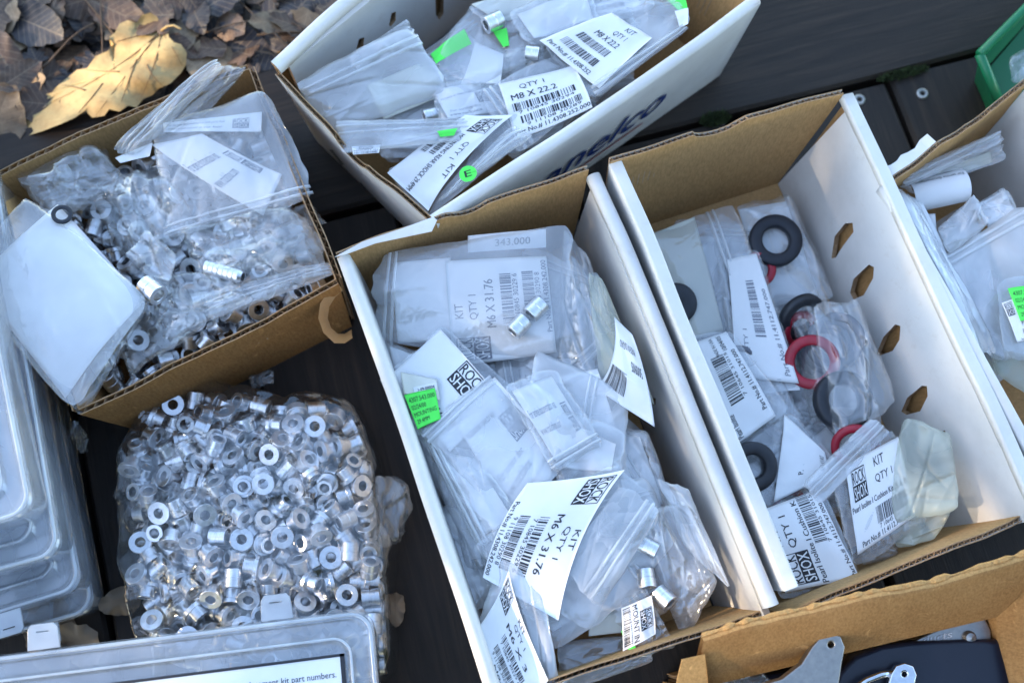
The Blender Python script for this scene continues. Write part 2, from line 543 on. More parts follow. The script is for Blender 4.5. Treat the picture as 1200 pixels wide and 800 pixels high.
# ---- leaves
def leaf_shape(kind, rnd):
    """outline as (angle, radius) list; stalk at -90 degrees"""
    pts = []
    if kind == 'maple':
        lobes = [(90, 1.0), (40, 0.95), (140, 0.95), (-8, 0.72), (188, 0.72)]
        for a in range(-78, 259, 6):
            r = 0.30
            for la, lr in lobes:
                d = abs((a-la+180) % 360-180)
                r = max(r, lr*(1-(d/34.0)**1.3*0.62) if d < 34 else 0)
            if a < -40 or a > 220: r = max(0.30, r*0.8)
            r *= 1+0.05*math.sin(a*0.9)+rnd.uniform(-0.03, 0.03)
            pts.append((R(a), r))
    else:
        w = rnd.uniform(0.45, 0.75)
        for k in range(36):
            t = k/36*2*math.pi - math.pi/2
            x, y = w*math.cos(t)*(1-0.25*math.sin(t)), math.sin(t)
            r = math.hypot(x, y)*(1+rnd.uniform(-0.03, 0.03)+0.03*math.sin(k*2.3))
            pts.append((math.atan2(y, x), r))
    return pts

def leaf_mesh(name, kind, size, curl, seed, th=0.0004):
    rnd = random.Random(seed)
    pts = leaf_shape(kind, rnd)
    rings = [0.0, 0.25, 0.5, 0.75, 0.92, 1.0]
    n = len(pts)
    v, f = [(0, 0, 0)], []
    c1, c2, ph = rnd.uniform(-1, 1)*curl, rnd.uniform(-1, 1)*curl, rnd.uniform(0, 6)
    def zz(x, y, q):
        return (c1*x*x + c2*y*y + curl*0.35*math.sin(5*x+ph)*math.sin(4*y+ph)*q + curl*0.5*abs(x)*0.4 + curl*0.25*q**4*math.sin(9*math.atan2(y, x)+ph))*size
    for q in rings[1:]:
        for a, r in pts:
            x, y = r*q*math.cos(a), r*q*math.sin(a)
            v.append((x*size, y*size, zz(x, y, q)))
    for k in range(n):
        k2 = (k+1) % n
        f.append((0, 1+k, 1+k2))
        for i in range(len(rings)-2):
            f.append((1+i*n+k, 1+(i+1)*n+k, 1+(i+1)*n+k2, 1+i*n+k2))
    return mesh(name, v, f), zz

LITTER_Z = -0.030
rnd = random.Random(11)
leaf_protos = []
for k in range(14):
    kind = 'maple' if k % 3 == 0 else 'oval'
    me, _ = leaf_mesh('leaf', kind, 1.0, rnd.uniform(0.10, 0.32), 100+k)
    me.materials.append(M[['leaf_b', 'leaf_c', 'leaf_a', 'leaf_c', 'leaf_a'][k % 5]])
    me.polygons.foreach_set('use_smooth', [True]*len(me.polygons))
    leaf_protos.append(me)

def on_bank(p):
    return p[0]*AY[0]+p[1]*AY[1] > 0.468
cnt = 0
stuff_v, stuff_f = [], []
tries = 0
while cnt < 270 and tries < 6000:
    tries += 1
    u, v = rnd.uniform(-70, 440), rnd.uniform(-60, 190)
    z = LITTER_Z + 0.004 + cnt*0.00011 + rnd.uniform(0, 0.008)
    p = at(u, v, z)
    if not on_bank(p): continue
    if 60 < u < 200 and 40 < v < 130 and cnt > 170: continue
    pk = rnd.randrange(14)
    me = leaf_protos[pk]
    o = link('fallen_leaf', me)
    s = rnd.uniform(0.013, 0.031)
    o.scale = (s, s*rnd.uniform(0.8, 1.1), s)
    o.location = tuple(p)
    o.rotation_euler = (rnd.uniform(-0.42, 0.42), rnd.uniform(-0.42, 0.42), rnd.uniform(0, 6.28))
    ln = ('tan', 'slate grey', 'brown', 'slate grey', 'brown')[pk % 5] + (' lobed' if pk % 3 == 0 else ' oval')
    tag(o, ln+' dead leaf in the litter beyond the edge of the deck', 'leaf', ln+' leaves beyond the deck edge')
    cnt += 1
# twigs
for k in range(9):
    u, v = rnd.uniform(60, 390), rnd.uniform(-10, 70)
    p = at(u, v, LITTER_Z+0.036)
    if not on_bank(p): continue
    a = rnd.uniform(0, 3.14); L = rnd.uniform(0.02, 0.05)
    pts = [p + np.array([math.cos(a)*t*L, math.sin(a)*t*L, 0.004*math.sin(t*3+k)]) for t in np.linspace(-1, 1, 7)]
    o = link('twig', tube_mesh('twig', rel(pts, p), [0.0011-0.0001*i for i in range(7)], 6), M['twig'], loc=tuple(p), smooth=True)
    tag(o, 'thin bare twig lying across the dead leaves', 'twig', 'twigs in the leaf litter')

# the big yellow maple leaf: outline, main veins and stalk
def big_leaf():
    base = at(190, 30, 0.012)
    root = empty('maple_leaf', tuple(base))
    tag(root, 'large pale yellow maple leaf lying on the brown leaves behind the open carton', 'leaf')
    # outline traced on its own plane, seen from above (photo pixels, leaf a little tilted)
    out = [(190,32),(184,20),(176,15),(166,18),(160,27),(150,24),(140,28),(135,38),(128,44),(133,52),(126,60),(112,66),(102,80),(90,82),(78,92),(66,102),(60,110),(44,114),
           (30,122),(12,138),(3,150),(14,158),(30,160),(52,153),(70,146),(88,138),(100,130),(108,138),(122,136),(128,128),(140,131),(150,124),(160,126),(168,116),(178,112),(186,104),
           (200,98),(212,86),(218,76),(219,62),(212,52),(204,50),(198,44),(196,36)]
    n = len(out)
    cx, cy = 135, 84
    pts = []
    def zof(u, v):
        return 0.014 - 0.016*((u-190)/190.0)**2 + 0.0035*math.sin(u*0.05+v*0.07) + 0.002*math.sin(v*0.16-u*0.04)
    v, f = [], []
    rings = [0.06, 0.15, 0.25, 0.35, 0.45, 0.55, 0.65, 0.75, 0.84, 0.92, 1.0]
    v.append(at(cx, cy, zof(cx, cy)))
    for q in rings:
        for u, w in out:
            uu, ww = cx+(u-cx)*q, cy+(w-cy)*q
            e = 0.0022*(q**5)*math.sin(u*0.11+w*0.09)
            v.append(at(uu, ww, zof(uu, ww)+e))
    for k in range(n):
        k2 = (k+1) % n
        f.append((0, 1+k2, 1+k))
        for i in range(len(rings)-1):
            f.append((1+i*n+k, 1+i*n+k2, 1+(i+1)*n+k2, 1+(i+1)*n+k))
    link('blade', mesh('blade', rel(v, base), f), M['leaf_y'], root, smooth=True)
    for a, b, c in (((189,36),(140,84),(60,120)), ((189,36),(160,70),(112,136)), ((189,36),(186,70),(164,118)), ((189,36),(150,44),(134,50)), ((189,36),(205,60),(214,78)),
                    ((140,84),(120,84),(100,82)), ((120,98),(110,112),(92,132)), ((160,70),(150,96),(140,126)), ((172,76),(178,90),(190,100)), ((100,106),(84,100),(72,100))):
        pp = []
        for t in np.linspace(0, 1, 9):
            u = (1-t)**2*a[0]+2*t*(1-t)*b[0]+t*t*c[0]; w = (1-t)**2*a[1]+2*t*(1-t)*b[1]+t*t*c[1]
            pp.append(at(u, w, zof(u, w)+0.0004) - base)
        link('vein', tube_mesh('vein', pp, [0.00055*(1-0.75*i/8) for i in range(9)], 5), M['vein'], root, smooth=True)
    pp = [at(u, w, 0.014+0.004*i) - base for i, (u, w) in enumerate(((189,36),(196,31),(204,30),(212,34)))]
    link('stalk', tube_mesh('stalk', pp, 0.0009, 6), M['leaf_y'], root, smooth=True)
big_leaf()
# loose leaves on the boards
for (u, v, s, mi, lab) in ((140, 705, 0.014, 'leaf_a', 'curled brown leaf on the boards beside the bag of bushings'),
                           (60, 748, 0.030, 'leaf_a', 'rust brown leaf under the front edge of the stacked organizers'),
                           (462, 712, 0.012, 'leaf_a', 'small shrivelled brown leaf on the boards right of the bag of bushings'),
                           (95, 752, 0.018, 'leaf_a', 'curled rust leaf on the boards above the organizer latch')):
    me, _ = leaf_mesh('leaf', 'oval', s, 0.55, int(u), 0)
    o = link('dry_leaf', me, M[mi], smooth=True, loc=tuple(at(u, v, 0.008)))
    o.rotation_euler = (0.25, -0.2, u)
    tag(o, lab, 'leaf')

# ------------------------------------------------------------------ cardboard boxes
def plane_hit(u, v, p0, n):
    o = np.array([0, 0, CAMH]); d = at(u, v, 0) - o
    return o + d*(np.dot(np.asarray(p0)-o, n)/np.dot(d, n))

def wall_frame(r0, r1, b0, b1, z1, z0=0.0):
    """rim corners and base corners (cm) -> corner points in metres"""
    return [np.array([q[0]*CM, q[1]*CM, z]) for q, z in ((b0, z0), (b1, z0), (r1, z1), (r0, z1))]

def board_wall(parent, r0, r1, b0, b1, z1, th=0.004, rim=None, mats=None, out=1, bow=0.0, flute=0.0065, name='wall', seed=0, n=40, rows=6, z0=0.0, wob=0.0012):
    """one corrugated sheet: two liners with a real fluted core showing along the top edge"""
    base, basee, rime, rim0 = wall_frame(r0, r1, b0, b1, z1, z0)
    d = rime-rim0; L = np.linalg.norm(d); d = d/L
    nr = np.cross(d, np.array([0, 0, 1.0])); nr /= np.linalg.norm(nr); nr *= out
    rim = rim or (lambda t: 0.0)
    rnd = random.Random(seed)
    def pt(t, h, off):
        zr = 1.0 + rim(t)/max(z1-z0, 1e-6)
        hh = h*zr
        a = base + (basee-base)*t; b = rim0 + (rime-rim0)*t
        p = a + (b-a)*hh
        w = wob*float(vnoise(np.array([t*6.0]), np.array([hh*3.0]), seed)[0])*hh
        return p + nr*(off + bow*math.sin(math.pi*t)*hh + w)
    mats = mats or ('kraft_in', 'kraft', 'kraft_edge')
    lin = 0.0007
    def liner(o0, o1, mi, nm):
        v, f, m = [], [], []
        for i in range(n+1):
            t = i/n
            for j in range(rows+1): v.append(pt(t, j/rows, o0))
            for j in range(rows+1): v.append(pt(t, j/rows, o1))
        k = 2*(rows+1)
        for i in range(n):
            for j in range(rows):
                f.append((i*k+j, (i+1)*k+j, (i+1)*k+j+1, i*k+j+1)); m.append(0)
                q = rows+1
                f.append((i*k+q+j, i*k+q+j+1, (i+1)*k+q+j+1, (i+1)*k+q+j)); m.append(0)
            f.append((i*k+rows, (i+1)*k+rows, (i+1)*k+k-1, i*k+k-1)); m.append(1)
        for i in (0, n):
            for j in range(rows):
                f.append((i*k+j, i*k+j+1, i*k+rows+1+j+1, i*k+rows+1+j)); m.append(1)
        return link(nm, mesh(nm, v, f, m), [M[mi], M[mats[2]]], parent)
    w = liner(0, lin, mats[0], 'inner_liner')
    liner(th-lin, th, mats[1], 'outer_liner')
    # fluted core
    v, f = [], []
    N = int(L/flute)*6
    for i in range(N+1):
        t = i/N
        off = th/2 + (th/2-lin)*math.sin(2*math.pi*i/6)
        for h in (0.02, 0.9985):
            v.append(pt(t, h, off))
    for i in range(N): f.append((i*2, i*2+2, i*2+3, i*2+1))
    link('fluted_core', mesh('fluted_core', v, f), M['flute'], parent)
    return pt

def rolled_wall(parent, r0, r1, b0, b1, z1, th=0.009, out=1, bow=0.0, holes=(), name='folded_wall', seed=0, face='white', rounded=0.0035, n=30, z0=0.0, ext=0.0, rim=None):
    """a folded double side wall: white inside, over the top and outside, brown at the cut ends; slots punched in its inner layer"""
    base, basee, rime, rim0 = wall_frame(r0, r1, b0, b1, z1, z0)
    d = rime-rim0; L = np.linalg.norm(d); d = d/L
    up = (rim0-base); hgt = np.linalg.norm(up); up = up/hgt
    nr = np.cross(d, up); nr /= np.linalg.norm(nr); nr *= out
    def pt(t, hh, off):
        a = base + (basee-base)*t; b = rim0 + (rime-rim0)*t
        w = 0.0012*float(vnoise(np.array([t*5.0]), np.array([hh*2.0]), seed)[0])*hh
        h2 = hh*(1+(rim(t) if rim else 0)/hgt)
        return a + (b-a)*h2 + nr*(off + bow*math.sin(math.pi*t)*hh + w)
    inner_th = 0.0072 if holes else 0.0
    plate_th = 0.0040
    if holes: th = max(th, 0.0092)
    # cross-section, inner bottom -> over the rim -> outer bottom
    sec = []
    lip = (rounded+0.004)/hgt if holes else rounded/hgt
    for j in range(7): sec.append(((1-lip)*j/6, inner_th))
    if holes: sec.append((1-lip, 0.0)); sec.append((1-rounded/hgt, 0.0))
    for k in range(1, 5):
        a = math.pi/2*k/5
        sec.append((1-rounded/hgt*(1-math.sin(a)), rounded*(1-math.cos(a))))
    sec.append((1.0, rounded))
    sec.append((1.0, th-rounded))
    for k in range(1, 5):
        a = math.pi/2*(1-k/5)
        sec.append((1-rounded/hgt*(1-math.sin(a)), th-rounded*(1-math.cos(a))))
    for j in range(6, -1, -1): sec.append(((1-rounded/hgt)*j/6, th))
    k = len(sec)
    v, f, m = [], [], []
    for i in range(n+1):
        for (h, o) in sec: v.append(pt(i/n, h, o))
    for i in range(n):
        for q in range(k-1):
            f.append((i*k+q, i*k+q+1, (i+1)*k+q+1, (i+1)*k+q)); m.append(2 if (holes and q < 6) else 0)
    f.append(tuple(range(k))); m.append(1)
    f.append(tuple(n*k+q for q in range(k))[::-1]); m.append(1)
    me = mesh(name, v, f, m)
    w = link(name, me, [M[face], M['kraft_edge'], M['kraft']], parent)
    me.polygons.foreach_set('use_smooth', [len(p.vertices) == 4 for p in me.polygons])
    if holes:
        X = d; Y = up - d*float(np.dot(up, d)); Y = Y/np.linalg.norm(Y)
        poly = [(0, 0), (L, 0), (L, hgt-rounded-0.0041), (0, hgt-rounded-0.0041)]
        hp = []
        for h in holes:
            q = []
            for (uu, vv) in h:
                x = plane_hit(uu, vv, base, nr) - base
                q.append((float(np.dot(x, X)), float(np.dot(x, Y))))
            hp.append(q)
        me = plate('slotted_layer', poly, hp, plate_th)
        Z = np.cross(X, Y)
        cc = base + nr*(plate_th/2+.0001)
        mt = Matrix(((X[0], Y[0], Z[0], cc[0]), (X[1], Y[1], Z[1], cc[1]), (X[2], Y[2], Z[2], cc[2]), (0, 0, 0, 1)))
        xform(me, mt)
        me.materials.append(M[face]); me.materials.append(M['kraft_edge'])
        for p in me.polygons:
            p.material_index = 0 if (abs(np.dot(np.array(p.normal), nr)) > 0.5 or (np.dot(np.array(p.normal), Y) > 0.9 and np.dot(np.array(p.center)-base, Y) > hgt-rounded-0.006)) else 1
        link('slotted_layer', me, None, parent)
    return pt

def floor_panel(parent, pts, z=0.004, mat='kraft_in'):
    v = [(x*CM, y*CM, z) for x, y in pts] + [(x*CM, y*CM, 0.0006) for x, y in pts]
    n = len(pts)
    f = [tuple(range(n))] + [tuple(range(n, 2*n))[::-1]] + [(i, i+n, (i+1) % n+n, (i+1) % n) for i in range(n)]
    link('bottom_panel', mesh('bottom_panel', v, f), M[mat], parent)

def jag(seed, amp, freq=14.0):
    def fn(t):
        return amp*float(vnoise(np.array([t*freq]), np.array([seed*3.1]), seed)[0]) + amp*0.5*float(vnoise(np.array([t*freq*3]), np.array([seed*1.7]), seed+5)[0])
    return fn

def notch(t0, t1, depth, base=lambda t: 0.0, edge=0.04):
    def fn(t):
        def ss(x): x = min(1, max(0, x)); return x*x*(3-2*x)
        k = ss((t-t0)/edge)*ss((t1-t)/edge)
        return base(t) - depth*k
    return fn

def lerp2(a, b, t): return (a[0]+(b[0]-a[0])*t, a[1]+(b[1]-a[1])*t)
def shrink(pts, d):
    c = np.mean(np.array(pts), axis=0)
    return [tuple(np.array(p)+(c-np.array(p))/np.linalg.norm(c-np.array(p))*d) for p in pts]

# --- A: brown carton of bagged bushings
A_FL, A_FR, A_BR, A_BL = (-27.5, 14.1), (-11.5, 22.7), (-18.2, 38.0), (-34.6, 29.8)
boxA = empty('open_carton', (0, 0, 0))
tag(boxA, 'plain brown corrugated carton without lid, crammed with bagged silver bushings', 'cardboard box')
bA = [(-26.4, 14.6), (-11.9, 22.4), (-18.3, 37.2), (-34.0, 29.4)]
HA = 0.09
board_wall(boxA, A_FL, A_FR, bA[0], bA[1], HA, 0.0042, jag(2, 0.0008), ('kraft_in', 'kraft_worn', 'kraft_edge'), 1, 0.002, seed=1, n=60)
board_wall(boxA, A_FR, A_BR, bA[1], bA[2], HA, 0.0042, jag(3, 0.0010), ('kraft_in', 'kraft_worn', 'kraft_edge'), 1, 0.001, seed=2, n=60)
board_wall(boxA, A_BR, A_BL, bA[2], bA[3], HA, 0.0042, jag(4, 0.0008), ('kraft_in', 'kraft_worn', 'kraft_edge'), 1, 0.002, seed=3, n=60)
board_wall(boxA, A_BL, A_FL, bA[3], bA[0], HA, 0.0042, jag(5, 0.0008), ('kraft_in', 'kraft_worn', 'kraft_edge'), 1, 0.001, seed=4, n=60)
floor_panel(boxA, bA)
# brown packing tape peeling off the corner
to = [(397, 333, .086), (384, 342, .083), (375, 356, .079), (373, 373, .075), (379, 390, .070), (392, 402, .066), (404, 402, .062), (413, 396, .060)]
ti = [(402, 340, .076), (393, 348, .072), (386, 359, .068), (384, 373, .064), (388, 384, .060), (396, 391, .056), (404, 391, .052), (412, 386, .050)]
tv, tf = [], []
for a, b in zip(to, ti): tv += [at(*a), (at(*a)+at(*b))/2+np.array([0, 0, .001]), at(*b)]
for i in range(7):
    for k in (0, 1): tf.append((i*3+k, i*3+3+k, i*3+4+k, i*3+1+k))
M['tape'] = simple('brown_parcel_tape', (0.50, 0.30, 0.13), 0.35, var=0.15)
link('loose_tape', mesh('loose_tape', tv, tf), M['tape'], boxA, smooth=True)

# --- B: long white bin with navy lettering
boxB = empty('white_parts_bin', (0, 0, 0))
tag(boxB, 'long white cardboard parts bin with slanted navy lettering and red line on its side', 'cardboard box')
B_FL, B_FR, B_BR, B_BL = (-15.7, 36.9), (-5.3, 26.4), (16.6, 42.5), (3.0, 54.5)
bB = [(-14.6, 36.9), (-5.2, 27.4), (15.6, 42.9), (3.5, 53.5)]
HB = 0.11
slB = [[(459, 16), (464, 14), (464, 24), (458, 32), (456, 30)], [(421, 46), (427, 44), (426, 54), (419, 63), (417, 60)], [(510, -8), (520, -8), (520, 16), (515, 24), (511, 18)]]
rolled_wall(boxB, B_FL, B_BL, bB[0], bB[3], HB, 0.007, -1, 0.004, holes=slB, seed=12)
ptBR = rolled_wall(boxB, B_FR, B_BR, bB[1], bB[2], HB, 0.0085, 1, 0.0015, seed=13)
def rimB(t):
    b = -0.002+0.001*math.sin(t*17)
    if 0.42 < t < 0.62: b -= 0.016*math.sin((t-0.42)/0.20*math.pi)**0.6
    return b
ptBF = board_wall(boxB, B_FL, B_FR, bB[0], bB[1], HB-0.002, 0.0035, rimB, ('kraft_in', 'white', 'kraft_edge'), -1 if False else 1, 0.003, flute=0.004, seed=14, n=60)
board_wall(boxB, B_BR, B_BL, bB[2], bB[3], HB-0.004, 0.0035, jag(3, 0.001), ('kraft_in', 'white', 'kraft_edge'), 1, 0.0, flute=0.004, seed=15)
floor_panel(boxB, bB)

# --- C: white bin in the middle
boxC = empty('white_parts_bin', (0, 0, 0))
tag(boxC, 'white and brown cardboard bin in the middle, heaped with labelled clear parts bags', 'cardboard box')
C_BL, C_BR, C_FR, C_FL = (-11.2, 23.6), (5.0, 29.2), (14.9, 1.7), (-1.3, -3.4)
bC = [(-10.6, 23.2), (4.4, 28.3), (13.6, 2.2), (-1.0, -2.8)]
HC = 0.11
rolled_wall(boxC, C_BL, C_FL, bC[0], bC[3], HC, 0.0085, -1, 0.001, seed=21, rounded=0.0042)
rolled_wall(boxC, C_BR, C_FR, bC[1], bC[2], HC, 0.0085, -1, 0.0, seed=22, holes=[[(764, 466), (768, 467), (768, 474), (764, 475)]], rounded=0.004)
def rimC(t):
    b = 0.0012*math.sin(t*9)
    if t < 0.36: b -= 0.004
    elif t < 0.42: b -= 0.004 - 0.004*(t-0.36)/0.06
    if 0.44 < t < 0.60: b -= 0.005*math.sin((t-0.44)/0.16*math.pi)
    return b+0.002
board_wall(boxC, C_BL, C_BR, bC[0], bC[1], HC+0.002, 0.0035, rimC, ('kraft_in', 'white', 'kraft_edge'), -1, 0.0015, flute=0.004, seed=23, n=60)
board_wall(boxC, C_FL, C_FR, bC[3], bC[2], HC-0.012, 0.0035, jag(6, 0.0012), ('kraft_in', 'white', 'kraft_edge'), 1, 0.0, flute=0.004, seed=24, n=50)
floor_panel(boxC, bC)
# torn white facing folded over the back rim
def flap(parent, name, pts, mat, th=0.0006):
    v = [at(*p) for p in pts]
    n = len(v)
    v2 = [q - np.array([0, 0, th]) for q in v]
    f = [tuple(range(n)), tuple(range(n, 2*n))[::-1]] + [(i, i+n, (i+1) % n+n, (i+1) % n) for i in range(n)]
    me = mesh(name, v + v2, f)
    return link(name, me, mat, parent)
flap(boxC, 'torn_facing', [(392, 301, .113), (425, 283, .1145), (470, 268, .115), (508, 254, .1155), (512, 258, .1155), (506, 271, .115), (482, 276, .1145), (440, 285, .114), (405, 298, .1135)], M['white'])

# --- D: white bin with slots, rubber rings inside
boxD = empty('white_parts_bin', (0, 0, 0))
tag(boxD, 'white cardboard bin with a row of slanted slots in its side, holding bagged rubber rings', 'cardboard box')
D_BL, D_BR, D_FR, D_FL = (6.4, 29.8), (21.9, 34.8), (31.2, 7.9), (16.0, 2.7)
bD = [(6.7, 28.6), (20.0, 33.1), (28.8, 7.9), (15.5, 3.4)]
HD = 0.11
slD = [[(974, 303), (978, 277), (990, 262), (999, 261), (1000, 272), (988, 288), (979, 302)],
       [(996, 343), (1000, 327), (1018, 310), (1024, 313), (1023, 326), (1012, 346), (1000, 351)],
       [(1027, 414), (1035, 395), (1049, 380), (1055, 382), (1054, 398), (1046, 411), (1030, 417)],
       [(1056, 482), (1063, 466), (1080, 452), (1086, 452), (1087, 464), (1078, 482), (1062, 486)],
       [(1100, 507), (1107, 504), (1110, 510), (1107, 518), (1102, 516)]]
rolled_wall(boxD, D_BL, D_FL, bD[0], bD[3], HD+0.004, 0.009, -1, 0.0, seed=31, rounded=0.0015)
rolled_wall(boxD, D_BR, D_FR, bD[1], bD[2], HD+0.002, 0.0075, -1, 0.0, seed=32, holes=slD, rounded=0.0015)
def rimD(t):
    b = -0.001*abs(math.sin(t*5))
    if 0.36 < t < 0.62:
        x = (t-0.36)/0.26
        b -= 0.0075*max(0, math.sin(min(1, x*1.15)*math.pi))**0.5 * (1 if x < 0.6 else (1-(x-0.6)/0.4))
    return b
board_wall(boxD, lerp2(D_BL, D_BR, 0.0), D_BR, bD[0], bD[1], HD+0.006, 0.0035, rimD, ('kraft_in', 'white', 'kraft_edge'), -1, 0.002, flute=0.004, seed=33, n=70)
board_wall(boxD, (16.3, 1.5), (31.5, 7.4), (15.8, 2.3), (29.0, 7.4), HD-0.014, 0.0035, jag(8, 0.0016), ('kraft_in', 'white', 'kraft_edge'), 1, 0.0, flute=0.004, seed=34, n=50)
floor_panel(boxD, bD)

# --- E: white bin at the edge
boxE = empty('white_parts_bin', (0, 0, 0))
tag(boxE, 'white cardboard bin with torn brown end, at the picture edge, full of milky bags', 'cardboard box')
E_BL, E_BR = (24.6, 28.7), (34.3, 35.5)
E_FL, E_FR = (33.6, 8.0), (46.0, 12.0)
bE = [(25.4, 28.4), (33.4, 34.0), (45.0, 12.0), (34.2, 8.6)]
HE = 0.11
rolled_wall(boxE, E_BL, E_FL, bE[0], bE[3], HE, 0.008, 1, 0.0, seed=41, rounded=0.003)
rolled_wall(boxE, E_BR, E_FR, bE[1], bE[2], HE, 0.008, -1, 0.0, seed=42, rounded=0.003)
def rimE(t):
    b = -0.001 + 0.006*t
    if t < 0.34: b -= 0.002
    if 0.55 < t < 0.72: b -= 0.004*math.sin((t-0.55)/0.17*math.pi)
    return b+0.0012*math.sin(t*22)
ptE = board_wall(boxE, E_BL, E_BR, bE[0], bE[1], HE, 0.0035, rimE, ('kraft_in', 'white', 'kraft_edge'), -1, 0.0, flute=0.004, seed=43, n=60)
board_wall(boxE, E_FL, E_FR, bE[3], bE[2], HE-0.01, 0.0035, jag(4, 0.001), ('kraft_in', 'white', 'kraft_edge'), 1, 0.0, flute=0.004, seed=44)
floor_panel(boxE, bE)
tv, tf = [], []
for i in range(9):
    t = -0.01+0.36*i/8
    tv += [ptE(t, 1.0, .0036), ptE(t, 0.985, .0110+.0012*math.sin(i*1.9))]
tf = [(i*2, i*2+1, i*2+3, i*2+2) for i in range(8)]
link('torn_facing', mesh('torn_facing', tv, tf), M['white'], boxE)

# --- F: worn brown carton with the levers, its back flap leaning out over the bins
boxF = empty('worn_carton', (0, 0, 0))
tag(boxF, 'battered brown carton with a torn open flap, holding brake levers and brackets', 'cardboard box')
def fl_pt(s, h):
    """s along the flap 0..1, h from hinge to torn rim"""
    a0, a1 = at(806, 802, 0.085), at(1165, 716, 0.085)
    r0, r1 = at(822, 744, 0.122), at(1236, 640, 0.122)
    a = a0+(a1-a0)*s; r = r0+(r1-r0)*s
    hh = h*(1+0.02*math.sin(s*17)+0.05*math.sin(s*7)+0.016*float(vnoise(np.array([s*23]), np.array([1.0]), 3)[0]))
    p = a+(r-a)*hh
    p = p + np.array([0, 0, 0.006*math.sin(h*math.pi)*(0.4+0.6*math.sin(s*4)**2)])
    return p
v, f, m = [], [], []
n, rows = 70, 10
for side in (0, 1):
    for i in range(n+1):
        for j in range(rows+1):
            q = fl_pt(i/n, j/rows)
            q = q - np.array([0.001, -0.0038, 0.0012])*(-side if False else side)*(-1)
            v.append(q if side == 0 else q + np.array([0, 0.0005, -0.0003]))
K = (n+1)*(rows+1)
for i in range(n):
    for j in range(rows):
        a = i*(rows+1)+j; b = a+rows+1
        f.append((a, b, b+1, a+1)); m.append(0)
        f.append((K+a, K+a+1, K+b+1, K+b)); m.append(0)
    a = i*(rows+1)+rows; b = a+rows+1
    f.append((a, b, K+b, K+a)); m.append(1)
link('back_flap', mesh('back_flap', v, f, m), [M['kraft_worn'], M['kraft_torn']], boxF, smooth=True)
# ragged torn rim: a crumpled strip of delaminated board along the flap's edge
v, f = [], []
N = 120
for i in range(N+1):
    s = i/N
    q = fl_pt(s, 1.0)
    w = 0.0020+0.0016*float(vnoise(np.array([i*0.35]), np.array([2.0]), 5)[0])*abs(math.sin(i*0.13))
    for k in range(6):
        a = math.pi*2*k/6
        v.append(q + np.array([0.15*w*math.cos(a), w*math.cos(a)*0.8, w*0.6*math.sin(a)+0.0005*float(vnoise(np.array([i*0.9]), np.array([k*3.0]), 6)[0])]))
f = [(i*6+k, i*6+(k+1) % 6, (i+1)*6+(k+1) % 6, (i+1)*6+k) for i in range(N) for k in range(6)]
link('torn_rim', mesh('torn_rim', v, f), M['kraft_torn'], boxF)
fb0, fb1 = at(806, 802, 0.085)*100, at(1165, 716, 0.085)*100
F_BL, F_BR = (fb0[0], fb0[1]), (fb1[0], fb1[1])
dF = np.array([F_BR[0]-F_BL[0], F_BR[1]-F_BL[1]]); dF /= np.linalg.norm(dF)
nF = np.array([dF[1], -dF[0]])
F_FR = tuple(np.array(F_BR)+nF*20); F_FL = tuple(np.array(F_BL)+nF*20)
board_wall(boxF, F_BL, F_BR, F_BL, F_BR, 0.0845, 0.0042, None, ('kraft_worn', 'kraft_worn', 'kraft_edge'), -1, 0, seed=51)
board_wall(boxF, F_BR, F_FR, F_BR, F_FR, 0.0845, 0.0042, None, ('kraft_worn', 'kraft_worn', 'kraft_edge'), -1, 0, seed=52)
board_wall(boxF, F_FR, F_FL, F_FR, F_FL, 0.0845, 0.0042, None, ('kraft_worn', 'kraft_worn', 'kraft_edge'), -1, 0, seed=53)
board_wall(boxF, F_FL, F_BL, F_FL, F_BL, 0.0845, 0.0042, None, ('kraft_worn', 'kraft_worn', 'kraft_edge'), -1, 0, seed=54)
floor_panel(boxF, [F_FL, F_FR, F_BR, F_BL])
v, f = [], []
n = 30
for i in range(n+1):
    for j in range(7):
        s, h = i/n, j/6
        a = at(1165, 716, .085)*(1-s)+at(1195, 840, .085)*s; r = at(1236, 640, .122)*(1-s)+at(1300, 830, .118)*s
        q = a+(r-a)*h; q[2] += .004*math.sin(h*math.pi)*math.sin(s*5)
        v.append(q)
me = mesh('side_flap', v+[q-np.array([0, 0, .0035]) for q in v], grid_faces(n+1, 7)+grid_faces(n+1, 7, (n+1)*7, True))
link('side_flap', me, M['kraft_worn'], boxF, smooth=True)
# torn left flap, bright orange where the sun-bleached liner shows
flap(boxF, 'side_flap', [(800, 772, .118), (826, 766, .119), (829, 792, .108), (833, 830, .09), (790, 830, .09), (794, 796, .108)], M['kraft_torn'], 0.004)

